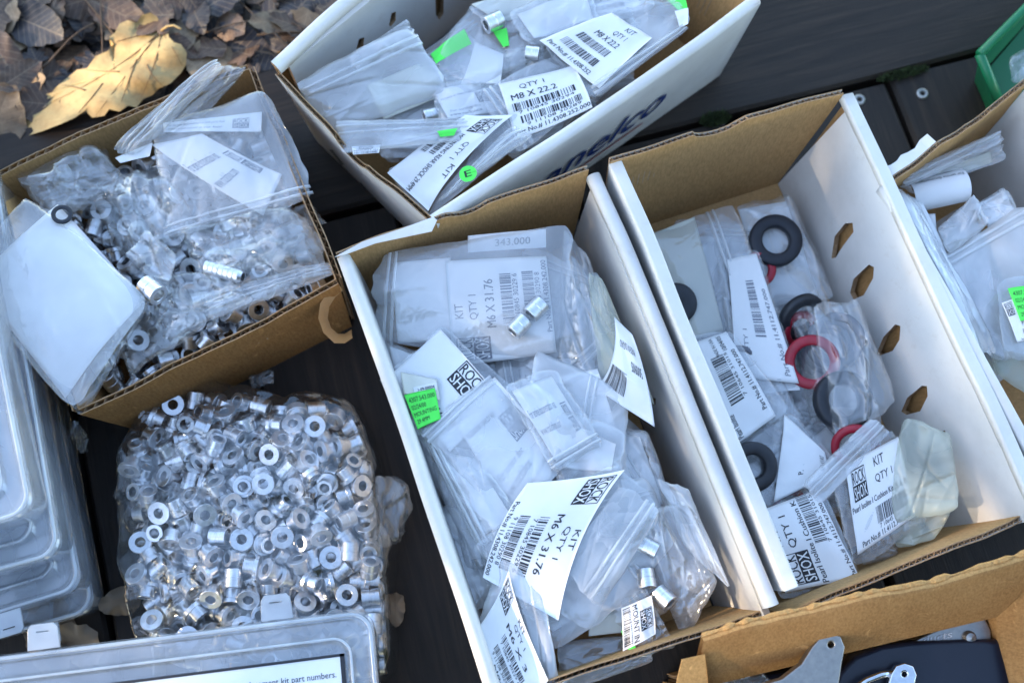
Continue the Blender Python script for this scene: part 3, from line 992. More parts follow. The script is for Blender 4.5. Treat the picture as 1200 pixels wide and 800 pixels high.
# --- green stacking bin
def green_bin():
    root = empty('stacking_bin', tuple(at(1180, 60, 0)))
    tag(root, 'green plastic stacking bin cut off at the picture corner', 'bin')
    c = at(1180, 60, 0)
    # front lip edge from (1150,62) to (1166,140); rear going right
    p0, p1 = at(1148, 64, 0.075), at(1200, 12, 0.075)          # rim of the left side
    q1 = at(1172, 122, 0.05)                                    # front lip
    b0 = at(1142, 95, 0.0); b1 = at(1166, 150, 0.0)
    far = p1 + (p1-p0)*2.2
    r = at(1260, 120, 0.05)
    def solid(pts, off, nm, mat):
        v = [np.array(p) for p in pts]; n = len(v)
        v2 = [p+np.array(off) for p in v]
        f = [tuple(range(n)), tuple(range(n, 2*n))[::-1]] + [(i, i+n, (i+1) % n+n, (i+1) % n) for i in range(n)]
        return link(nm, mesh(nm, rel(v+v2, c), f), mat, root)
    bf = far.copy(); bf[2] = 0
    solid([p0, far, bf, b0], (0.0035, 0.0035, 0), 'side_wall', M['bin_green'])
    solid([p0, q1, b1, b0], (0.0035, 0.002, 0), 'front_corner', M['bin_green'])
    br = r.copy(); br[2] = 0
    solid([q1, r, br, b1], (0.001, 0.004, 0), 'front_lip', M['bin_green'])
    def rail(a, b, nm, w=0.0035):
        o = link(nm, tube_mesh(nm, [a-c, a+(b-a)*0.5-c, b-c], w, 8), M['bin_green'], root, smooth=True)
    rail(p0, far, 'rim_rail'); rail(p0, q1, 'corner_rail'); rail(q1, r, 'lip_rail')
    solid([b0+np.array([0.003, 0, 0.003]), b1+np.array([0.003, 0, 0.003]), br+np.array([0, 0, 0.003]), bf+np.array([0, 0, 0.003])], (0, 0, -0.0025), 'floor_panel', M['bin_green'])
green_bin()

# settled poses of the loose bushings: kind, x, y, z (0.1 mm), rotation (1/50 rad)
SIM_G = '''0,-2177,654,63,255,194,277;2,-2265,186,29,0,157,302;1,-1372,-270,57,79,249,88;0,-1195,904,48,0,0,163;1,-1251,1500,57,79,39,57;0,-1401,232,63,194,59,3;1,-1333,-4,57,79,38,230;0,-1818,-261,71,235,275,295;2,-1188,333,56,274,167,281;1,-2359,487,57,79,301,261;0,-944,328,48,0,0,304;2,-1668,792,29,0,0,54;0,-1854,865,63,193,255,51;1,-1411,652,57,79,222,252;0,-1955,139,63,93,12,15;0,-1599,1115,63,194,254,17;1,-1149,533,57,235,13,106;1,-1601,-70,57,235,92,42;0,-1107,107,48,0,0,2;1,-2397,190,58,0,0,105;0,-2111,1416,63,98,37,223;0,-1634,1248,63,221,301,292;1,-1920,559,58,0,0,48;0,-1970,886,63,59,120,56;1,-2536,875,57,79,39,81;0,-1874,424,66,110,50,56;0,-1735,-24,69,207,11,113;2,-1854,1419,28,0,157,27;1,-2486,1367,57,235,301,290;0,-913,-189,71,235,39,10;0,-2006,467,63,277,98,237;1,-1368,1253,58,0,0,60;0,-1910,1102,64,196,60,271;0,-2076,1265,48,157,0,33;1,-2301,1114,57,79,170,4;0,-1337,1126,48,157,0,63;0,-1138,1155,71,235,39,211;0,-1634,554,63,255,194,46;2,-1011,897,57,6,293,284;0,-1267,605,48,0,0,67;2,-960,482,28,157,0,305;0,-1646,-309,67,224,37,300;0,-2551,1001,71,235,65,237;0,-2308,868,48,0,0,105;0,-1668,-119,157,218,292,253;0,-2408,1505,64,92,13,210;1,-1376,994,57,79,92,312;1,-1115,806,58,79,287,255;0,-2036,637,63,221,301,79;2,-2249,335,28,0,0,175;2,-1674,337,29,0,0,149;2,-1220,419,71,255,120,26;0,-1200,201,49,0,157,57;1,-2038,1130,57,79,65,74;1,-2418,1155,58,0,0,252;0,-1954,-204,70,234,301,138;0,-1990,1381,48,157,0,262;1,-2081,-4,61,230,39,100;0,-1870,245,71,78,118,280;0,-2198,1206,63,93,300,87;0,-1144,1419,65,103,271,22;0,-1562,679,64,33,215,63;2,-1486,-144,28,0,157,245;0,-2162,441,49,157,0,54;1,-1762,1173,58,235,217,297;0,-1777,167,67,53,94,19;0,-1085,-199,48,0,0,310;0,-1720,655,67,223,275,284;1,-1314,727,58,157,0,280;2,-2104,897,41,4,170,63;2,-1537,1470,28,0,0,78;0,-1411,1501,63,194,59,290;1,-2478,548,58,0,157,61;0,-2172,1075,48,0,0,167;2,-2335,-37,56,143,39,3;0,-1020,1125,71,235,301,87;1,-2243,546,57,235,39,199;0,-1649,150,48,0,0,71;0,-1480,1191,49,157,0,61;0,-1030,642,63,221,301,8;2,-2089,539,73,86,275,305;2,-2190,-83,35,159,6,301;0,-1640,742,120,101,278,11;0,-1625,-196,63,255,120,308;0,-2092,1009,103,307,103,118;0,-1386,862,49,0,157,291;0,-923,191,63,98,277,64;0,-1475,440,63,221,13,28;0,-1879,1214,49,0,0,283;0,-1679,1432,48,0,0,223;0,-2377,1261,67,66,119,283;1,-1150,666,68,312,9,261;0,-982,748,63,216,37,298;0,-2350,1075,159,129,292,42;1,-1192,1280,57,235,275,32;2,-2394,664,73,79,222,35;0,-1790,1050,63,194,255,268;0,-1733,445,84,50,35,4;1,-1381,541,58,157,0,260;1,-1049,-83,58,79,287,62;0,-1342,-131,49,0,157,243;0,-1094,1014,49,0,0,139;0,-2557,1175,71,79,275,80;0,-2157,247,72,286,193,66;0,-1286,1375,48,0,0,243;2,-2013,52,73,83,301,260;2,-1703,245,110,307,193,59;0,-1909,685,63,280,217,272;1,-1980,1545,57,235,222,12;0,-1952,-71,48,0,0,222;0,-2119,1587,48,157,0,68;0,-2278,984,70,84,249,293;0,-1923,1006,80,274,61,188;1,-1477,1320,58,157,0,1;1,-1050,220,58,79,243,65;0,-1467,-23,67,304,97,221;0,-2059,1332,160,277,98,81;0,-2464,427,71,79,249,88;0,-946,432,120,278,98,217;0,-1671,30,131,31,122,237;0,-1513,560,86,44,281,187;0,-1032,539,118,308,203,8;0,-1809,321,71,236,65,280;0,-1496,-287,63,155,297,283;1,-1856,1147,164,191,272,263;0,-2252,1340,60,148,10,294;0,-2011,-83,145,313,155,2;0,-1363,369,63,216,277,284;1,-1582,911,57,79,222,265;0,-2191,803,63,277,216,92;1,-1422,730,143,285,274,148;0,-2210,600,176,22,277,25;0,-2032,764,63,277,98,33;0,-2072,847,154,277,181,270;1,-1196,-134,58,157,0,306;2,-2499,1258,73,235,222,272;0,-1276,984,112,29,294,103;2,-1244,1180,71,221,301,253;0,-1265,488,63,221,301,17;1,-1582,1369,89,268,36,313;1,-1222,1471,171,252,276,282;0,-1026,1027,160,202,283,223;0,-1985,1219,135,285,159,43;0,-2423,1188,187,250,214,12;0,-1518,163,48,157,0,19;0,-1097,745,163,62,303,145;1,-1754,1525,80,39,278,312;2,-1697,-282,143,35,135,19;0,-1062,380,66,128,258,302;1,-909,64,57,79,65,5;0,-1791,539,48,0,0,272;0,-2427,1037,63,194,60,273;0,-1499,820,63,277,216,56;0,-2497,709,48,0,0,257;0,-2274,1593,71,235,301,21;0,-2246,49,64,313,139,39;1,-1564,286,80,298,271,26;0,-1200,881,164,224,275,95;0,-1969,341,48,0,0,287;0,-1049,283,152,47,3,142;0,-1386,1401,110,37,281,251;0,-969,814,172,235,302,85;0,-2141,121,74,183,5,46;0,-2014,1090,173,304,70,42;2,-1107,69,172,190,244,309;1,-1798,748,57,79,275,104;0,-1495,1019,70,238,118,300;1,-2290,1220,183,90,41,270;2,-1190,195,126,0,0,141;0,-1965,594,181,97,297,204;0,-1839,1430,121,61,195,54;1,-2090,335,115,306,35,156;0,-1836,66,63,37,216,19;2,-2068,662,150,299,25,115;1,-1424,-118,156,19,299,263;0,-1584,415,82,63,13,243;0,-2185,914,119,146,310,33;0,-2407,792,71,236,196,279;1,-2358,581,141,313,267,111;0,-1594,122,174,302,22,17;0,-1212,507,219,295,169,311;0,-1521,-161,136,213,14,92;0,-1753,927,63,221,13,254;0,-1299,1107,160,221,301,247;0,-1040,139,154,309,4,181;1,-1252,639,166,166,310,57;0,-1881,1563,103,300,43,308;0,-1251,-235,71,235,301,112;0,-2356,1388,68,215,64,35;0,-1104,1331,136,274,186,292;0,-1733,134,186,248,8,51;0,-1218,775,72,235,95,255;2,-1715,1171,131,11,175,269;2,-1894,466,172,117,305,3;1,-1071,1222,168,128,298,269;1,-1930,-193,218,283,168,23;0,-2405,318,86,264,303,178;0,-1674,610,172,187,295,80;1,-1951,1177,226,313,262,306;1,-1324,833,160,33,91,81;1,-1516,1221,154,79,67,41;0,-2266,177,105,0,157,302;1,-1271,310,133,310,200,310;0,-1666,1018,67,290,210,309;0,-1917,44,159,256,152,22;1,-2019,232,100,45,19,76;1,-1555,844,170,198,283,43;2,-2193,-86,111,19,0,19;0,-1086,913,139,33,282,223;0,-1226,988,218,39,188,43;0,-1108,450,162,80,122,288;2,-1395,431,168,274,301,269;0,-1936,789,152,282,161,286;1,-1192,3,57,79,39,112;0,-1691,854,130,39,273,75;1,-1986,1436,155,81,299,204;0,-1356,617,177,75,15,253;0,-1681,361,136,139,289,52;0,-1665,1494,159,207,304,307;0,-2165,1600,169,118,8,99;0,-1733,-275,274,306,19,253;1,-2280,720,58,0,0,210;2,-1753,-99,167,96,303,85;1,-1817,609,153,200,38,252;0,-2463,533,180,255,120,25;0,-1556,-41,168,229,295,184;0,-2261,1047,242,256,181,38;0,-1468,338,145,288,186,284;0,-1347,1243,165,0,0,2;0,-2115,454,167,123,306,298;0,-2224,1485,48,0,157,60;1,-2021,967,173,204,221,3;0,-2537,1077,156,129,292,263;0,-1024,17,83,251,9,300;0,-2530,832,169,38,212,278;0,-1346,142,63,93,13,204;0,-2448,1405,183,74,304,291;0,-2169,1109,160,277,216,62;1,-1462,1461,204,105,299,311;1,-1736,499,198,242,203,39;0,-2010,466,252,125,313,253;1,-2200,757,180,9,129,68;2,-1431,891,151,311,191,95;1,-1350,1518,183,269,51,114;0,-1870,1314,111,64,11,138;0,-2401,1510,204,235,12,198;0,-1540,1479,128,281,169,33;0,-1273,883,273,190,301,78;0,-1340,502,206,20,64,269;1,-2462,1288,199,8,307,168;0,-1601,980,170,296,194,77;2,-2075,-150,75,226,34,94;1,-2091,751,212,271,302,131;0,-1152,196,211,176,1,67;1,-1787,266,215,257,24,245;2,-928,618,76,235,26,83;1,-1807,774,168,245,29,232;1,-1142,-43,153,23,27,307;0,-1422,1133,160,296,224,249;0,-1497,212,178,289,22,204;0,-2254,314,138,132,10,288;1,-911,79,170,235,13,82;1,-928,295,154,235,303,240;0,-2298,412,103,295,55,240;0,-1127,609,171,162,11,4;0,-1754,1310,49,0,0,226;0,-1247,86,129,78,257,285;0,-1980,364,170,67,141,312;1,-1255,1334,165,68,4,112;0,-2356,66,156,218,307,31;0,-1231,759,192,165,313,84;2,-2042,98,164,10,32,148;0,-2509,649,165,235,34,245;1,-1504,637,165,297,32,257;0,-1833,-126,49,0,157,274;0,-2293,1585,203,79,42,21;0,-2352,814,170,310,294,172;1,-1777,1552,213,4,159,64;1,-1608,1153,187,68,2,276;2,-2204,1336,128,165,11,52;0,-1627,54,257,198,4,296;1,-1600,1310,185,246,17,44;0,-1937,1339,228,198,52,5;0,-2300,-42,166,272,295,64;1,-2097,560,214,261,198,31;0,-1405,1019,169,162,6,7;2,-2446,715,208,11,90,186;2,-1203,1033,80,60,31,250;1,-2060,908,280,229,32,73;0,-2135,1128,294,16,151,280;0,-1548,721,217,278,31,52;1,-1800,-237,188,92,286,75;1,-919,189,203,235,313,239;0,-1556,419,193,1,157,240;0,-1867,552,238,262,297,113;1,-1167,316,202,40,13,220;2,-2257,480,166,144,36,21;0,-1931,264,180,62,115,303;0,-2256,1470,145,0,157,270;0,-1533,1048,212,276,297,270;0,-1440,70,134,182,313,237;0,-1081,820,239,285,59,31;0,-1549,-294,154,146,301,313;1,-2389,237,174,79,11,271;1,-1291,-252,185,79,258,10;0,-1340,1421,234,280,121,53;2,-1585,1515,272,79,134,310;0,-1834,938,166,285,125,271;0,-1805,373,200,197,61,272;1,-2119,1488,160,68,290,263;1,-2128,471,295,35,158,309;1,-1180,37,224,292,285,151;0,-2416,935,80,64,271,9;2,-2544,1316,206,79,264,211;1,-1681,771,258,76,14,39;1,-1180,1241,195,17,286,182;0,-1973,779,273,207,288,219;1,-2119,-8,174,236,34,198;0,-999,918,237,310,124,260;0,-1248,624,287,9,223,17;0,-2163,663,286,163,37,301;1,-1331,144,200,250,100,7;0,-2202,82,193,15,309,28;0,-1666,920,244,47,33,247;2,-1370,957,237,7,0,50;1,-1682,1233,220,55,267,298;0,-2175,-118,196,235,53,295;0,-2240,503,245,289,30,3;0,-1932,1540,200,295,152,264;0,-1709,1367,158,87,26,211;0,-1876,-54,159,257,168,14;0,-1128,1413,232,237,266,101;0,-2341,1344,225,290,33,102;2,-1462,535,189,263,118,54;0,-1900,704,228,9,283,44;0,-1462,-132,258,135,305,56;1,-1631,241,192,209,10,233;0,-1599,-200,238,208,7,310;0,-2433,864,246,54,0,215;2,-1231,1196,246,22,114,68;0,-2216,1481,257,118,256,54;0,-1451,797,249,269,26,189;0,-934,381,246,226,23,232;2,-1838,1111,296,280,259,53;0,-1735,1024,176,123,21,58;0,-1365,277,209,46,37,34;0,-2052,303,258,37,59,106;0,-2322,683,195,311,173,230;1,-1347,1519,304,62,281,252;0,-1780,29,219,123,109,0;0,-1729,509,303,309,308,261;0,-2359,105,270,312,138,235;1,-910,93,285,276,60,200;0,-985,656,188,121,311,296;2,-2099,1202,174,280,45,146;0,-1831,1432,243,1,301,115;1,-2330,937,172,44,60,120;1,-1909,1043,230,273,308,51;0,-2066,-138,256,217,276,100;0,-1157,708,295,247,25,35;0,-2543,1196,253,216,307,20;0,-2000,658,294,123,283,49;0,-1262,-19,272,71,11,263;0,-2081,212,186,307,124,25;1,-1384,876,326,285,38,206;0,-2397,526,309,245,118,40;0,-1288,384,232,139,281,6;2,-1499,27,234,161,33,22;0,-1758,1132,234,134,13,231;0,-1857,424,305,268,206,241;0,-2188,1240,246,282,249,215;1,-1854,1566,325,292,141,259;0,-1070,1292,280,79,247,256;1,-2184,886,233,259,226,282;0,-1849,146,203,236,14,56;1,-1511,1156,271,97,307,53;0,-1582,556,231,306,126,274;0,-1022,-186,167,197,47,57;0,-1224,1077,294,61,287,74;1,-2192,1360,212,256,118,260;1,-1091,625,272,54,101,7;1,-1813,-122,241,119,305,296;2,-2120,-12,260,1,162,35;1,-1473,-262,279,226,20,69;0,-2048,1426,248,158,289,41;0,-2078,811,318,266,271,130;0,-1136,1081,177,145,34,16;2,-2252,-84,284,300,206,86;2,-1396,695,265,184,300,300;1,-930,262,290,18,82,25;0,-1433,1310,196,206,104,20;0,-2091,557,359,280,10,5;1,-1499,922,248,7,280,212;0,-2305,800,272,81,265,283;0,-1024,504,262,49,111,244;1,-1658,175,314,185,1,29;1,-2475,978,193,24,312,247;0,-1805,1295,218,172,18,60;0,-1152,-217,177,290,39,265;2,-1675,369,236,304,285,36;0,-1774,660,237,148,24,14;1,-1917,909,235,270,4,273;0,-2068,1590,246,218,297,63;0,-1999,1087,300,259,176,283;0,-1445,475,276,26,205,225;0,-2287,181,226,208,303,278;0,-2397,1000,281,103,10,272;0,-979,716,281,31,149,308;0,-1833,267,328,247,125,6;0,-2484,615,281,167,9,71;0,-1141,932,293,52,56,233;0,-1889,1250,299,53,13,245;2,-1642,1082,273,170,301,42;1,-1702,1440,257,94,35,239;0,-1963,-91,277,4,171,234;1,-1938,341,301,291,285,285;0,-1637,-59,306,307,58,44;0,-1036,158,282,203,27,258;0,-2272,308,279,210,308,252;0,-2053,1003,353,218,256,243;1,-953,571,300,287,147,21;1,-1393,1060,300,37,134,297;1,-2190,1595,293,43,213,25;1,-1596,-310,259,94,37,253;1,-1344,1,170,234,39,277;1,-2368,695,307,307,15,198;0,-1874,620,331,150,293,274;0,-1414,-264,178,308,148,234;1,-1721,1540,333,84,37,225;1,-2152,1000,231,307,140,269;1,-1435,158,258,95,299,65;0,-1596,827,304,116,40,300;0,-1262,-120,166,11,136,4;0,-2456,1341,313,51,208,237;0,-1656,618,298,128,17,249;0,-1469,614,303,111,282,13;2,-918,-63,112,306,149,69;1,-2078,687,366,216,204,7;2,-1543,1358,230,272,25,289;0,-1365,1212,278,35,216,215;0,-1260,259,274,7,123,36;2,-1819,819,253,157,9,68;1,-1283,1313,284,301,216,119;0,-1796,828,328,311,165,82;0,-1993,54,275,174,39,312;0,-2318,1442,284,43,32,119;0,-2191,753,361,15,107,271;1,-1491,311,269,112,294,280;2,-1295,1121,294,206,51,39;0,-1210,1465,318,189,280,19;1,-2296,607,286,89,299,27;1,-2039,1228,292,0,286,160;0,-1759,1236,342,207,20,52;0,-1628,1211,334,170,11,240;1,-1868,1011,344,274,275,4;1,-2161,1011,353,273,248,113;2,-1499,1246,283,242,223,285;1,-1536,694,334,72,283,114;0,-1396,34,277,262,150,313;0,-2454,417,203,89,265,232;1,-2521,957,301,143,296,43;0,-2246,1312,339,221,271,258;1,-1195,827,334,43,180,55;0,-1867,-213,315,284,175,29;1,-1989,1531,290,304,91,207;0,-1723,358,313,102,31,30;0,-1949,520,335,264,261,101;0,-1727,1339,298,287,198,255;1,-1700,-150,293,51,120,267;2,-1193,-216,261,309,137,305;0,-1913,760,370,14,40,9;2,-1207,355,336,249,4,94;0,-1755,73,327,146,5,262;0,-892,-43,211,79,258,239;0,-2100,131,256,17,30,222;0,-1961,191,282,211,34,48;0,-2180,342,223,75,7,312;1,-1548,171,284,108,9,300;0,-1035,367,234,69,284,242;1,-2290,1168,285,220,220,270;1,-1102,1151,259,34,305,126;0,-2172,212,291,106,26,46;1,-2427,920,365,15,188,47;0,-1409,1269,367,152,277,293;0,-1162,124,314,296,160,40;2,-1023,1118,244,218,10,211;0,-989,811,332,135,24,43;0,-1948,904,360,275,313,116;1,-2120,1319,301,293,56,94;1,-2010,1349,352,308,286,98;0,-1428,757,383,305,201,31;2,-1476,1509,340,292,199,282;0,-1398,379,316,51,291,145;1,-1292,108,312,64,143,22;1,-1742,706,331,229,117,31;1,-1921,651,424,253,45,247;1,-1786,-45,323,220,262,76;1,-1813,384,424,237,9,0;1,-1128,439,288,92,60,283;0,-1566,77,367,117,302,262;0,-1599,435,312,190,1,98;1,-1871,1328,393,256,280,198;0,-2349,1247,328,112,284,1;1,-2119,898,416,134,303,6;0,-1243,996,374,307,284,80;0,-1459,1376,293,294,121,221;0,-1349,-259,297,146,12,22;1,-1322,509,325,74,205,25;0,-1487,-22,351,281,127,4;0,-1874,152,327,208,305,70;0,-2249,639,393,206,279,21;1,-894,-170,191,238,290,82;0,-1781,955,300,289,108,240;0,-1574,991,332,112,17,64;0,-2496,1096,277,268,294,273;1,-1601,302,317,92,313,0;1,-2113,327,358,272,43,226;0,-1336,1399,365,302,156,13;2,-2114,5,315,152,312,265;0,-2072,1162,394,194,279,313;1,-2323,454,346,225,309,116;0,-2269,10,286,306,50,60;1,-1429,113,368,308,202,111;1,-2349,411,220,4,150,306;0,-1611,1417,327,295,66,288;0,-1097,268,300,139,305,247;0,-1713,271,387,310,190,249;0,-1686,880,387,269,298,245;0,-1874,870,437,140,39,269;0,-1549,-156,358,12,25,112;1,-1102,761,391,211,5,258;0,-1782,977,438,303,312,178;0,-1948,1457,383,37,162,11;1,-936,452,362,300,272,242;0,-2186,1223,385,90,200,19;0,-1036,997,311,29,183,263;0,-1115,1073,357,56,288,203;2,-1549,1298,381,12,132,253;0,-1990,420,385,199,23,248;0,-1257,1228,384,12,117,35;0,-1623,599,393,309,33,294;1,-1823,516,392,140,280,32;0,-2109,1488,355,28,306,245;0,-1971,533,458,109,35,228;0,-2539,1250,354,280,6,14;0,-1649,742,389,156,35,28;1,-2216,1421,383,9,181,241;0,-2209,395,351,291,102,93;2,-1939,1138,359,51,302,103;0,-1677,50,423,98,289,5;2,-1639,-304,342,167,2,258;0,-1009,-50,219,13,198,76;1,-1513,519,369,45,308,210;0,-1284,756,331,252,277,114;1,-1509,1101,371,95,298,269;0,-2262,905,300,33,38,187;0,-1857,1170,395,27,154,31;0,-1382,1140,406,117,301,254;0,-1525,865,362,262,298,262;1,-1070,7,296,197,6,38;0,-1303,357,377,54,38,42;0,-1507,656,429,297,148,43;2,-1462,1468,377,21,271,71;0,-1266,673,418,265,157,23;1,-1068,555,383,234,202,1;1,-1887,17,309,213,209,5;0,-1782,787,450,275,108,83;2,-2343,812,368,306,143,27;0,-1805,1419,352,118,41,46;0,-1367,214,327,32,167,294;2,-1198,518,350,147,7,272;2,-1782,628,413,9,173,309;0,-1163,1264,350,27,124,58;0,-1684,1056,347,298,147,31;0,-2323,1556,325,301,163,8;0,-1961,976,446,124,26,45;0,-919,-6,335,7,65,247;0,-1569,427,437,123,19,82;0,-2092,585,463,124,13,10;1,-1761,-187,386,221,178,3;0,-2310,1051,347,143,286,17;0,-1488,384,390,194,307,224;1,-1988,1256,433,267,7,293;0,-2450,398,368,134,304,16;0,-2560,1122,385,207,294,9;0,-1332,-130,260,286,312,36;0,-2422,309,268,105,98,24;0,-1444,994,372,15,123,82;0,-1952,276,394,306,121,66;1,-2223,851,404,111,32,41;1,-1363,621,364,309,127,10;0,-1471,1380,424,17,148,292;0,-2034,798,437,183,299,71;0,-1648,1006,430,162,18,254;0,-1390,472,417,31,196,51;0,-1700,459,421,75,46,225;0,-2092,1380,423,59,284,229;2,-1330,1053,430,56,65,10;0,-2051,171,372,97,70,57;1,-1106,-123,258,89,293,41;0,-2426,1465,327,224,13,212'''
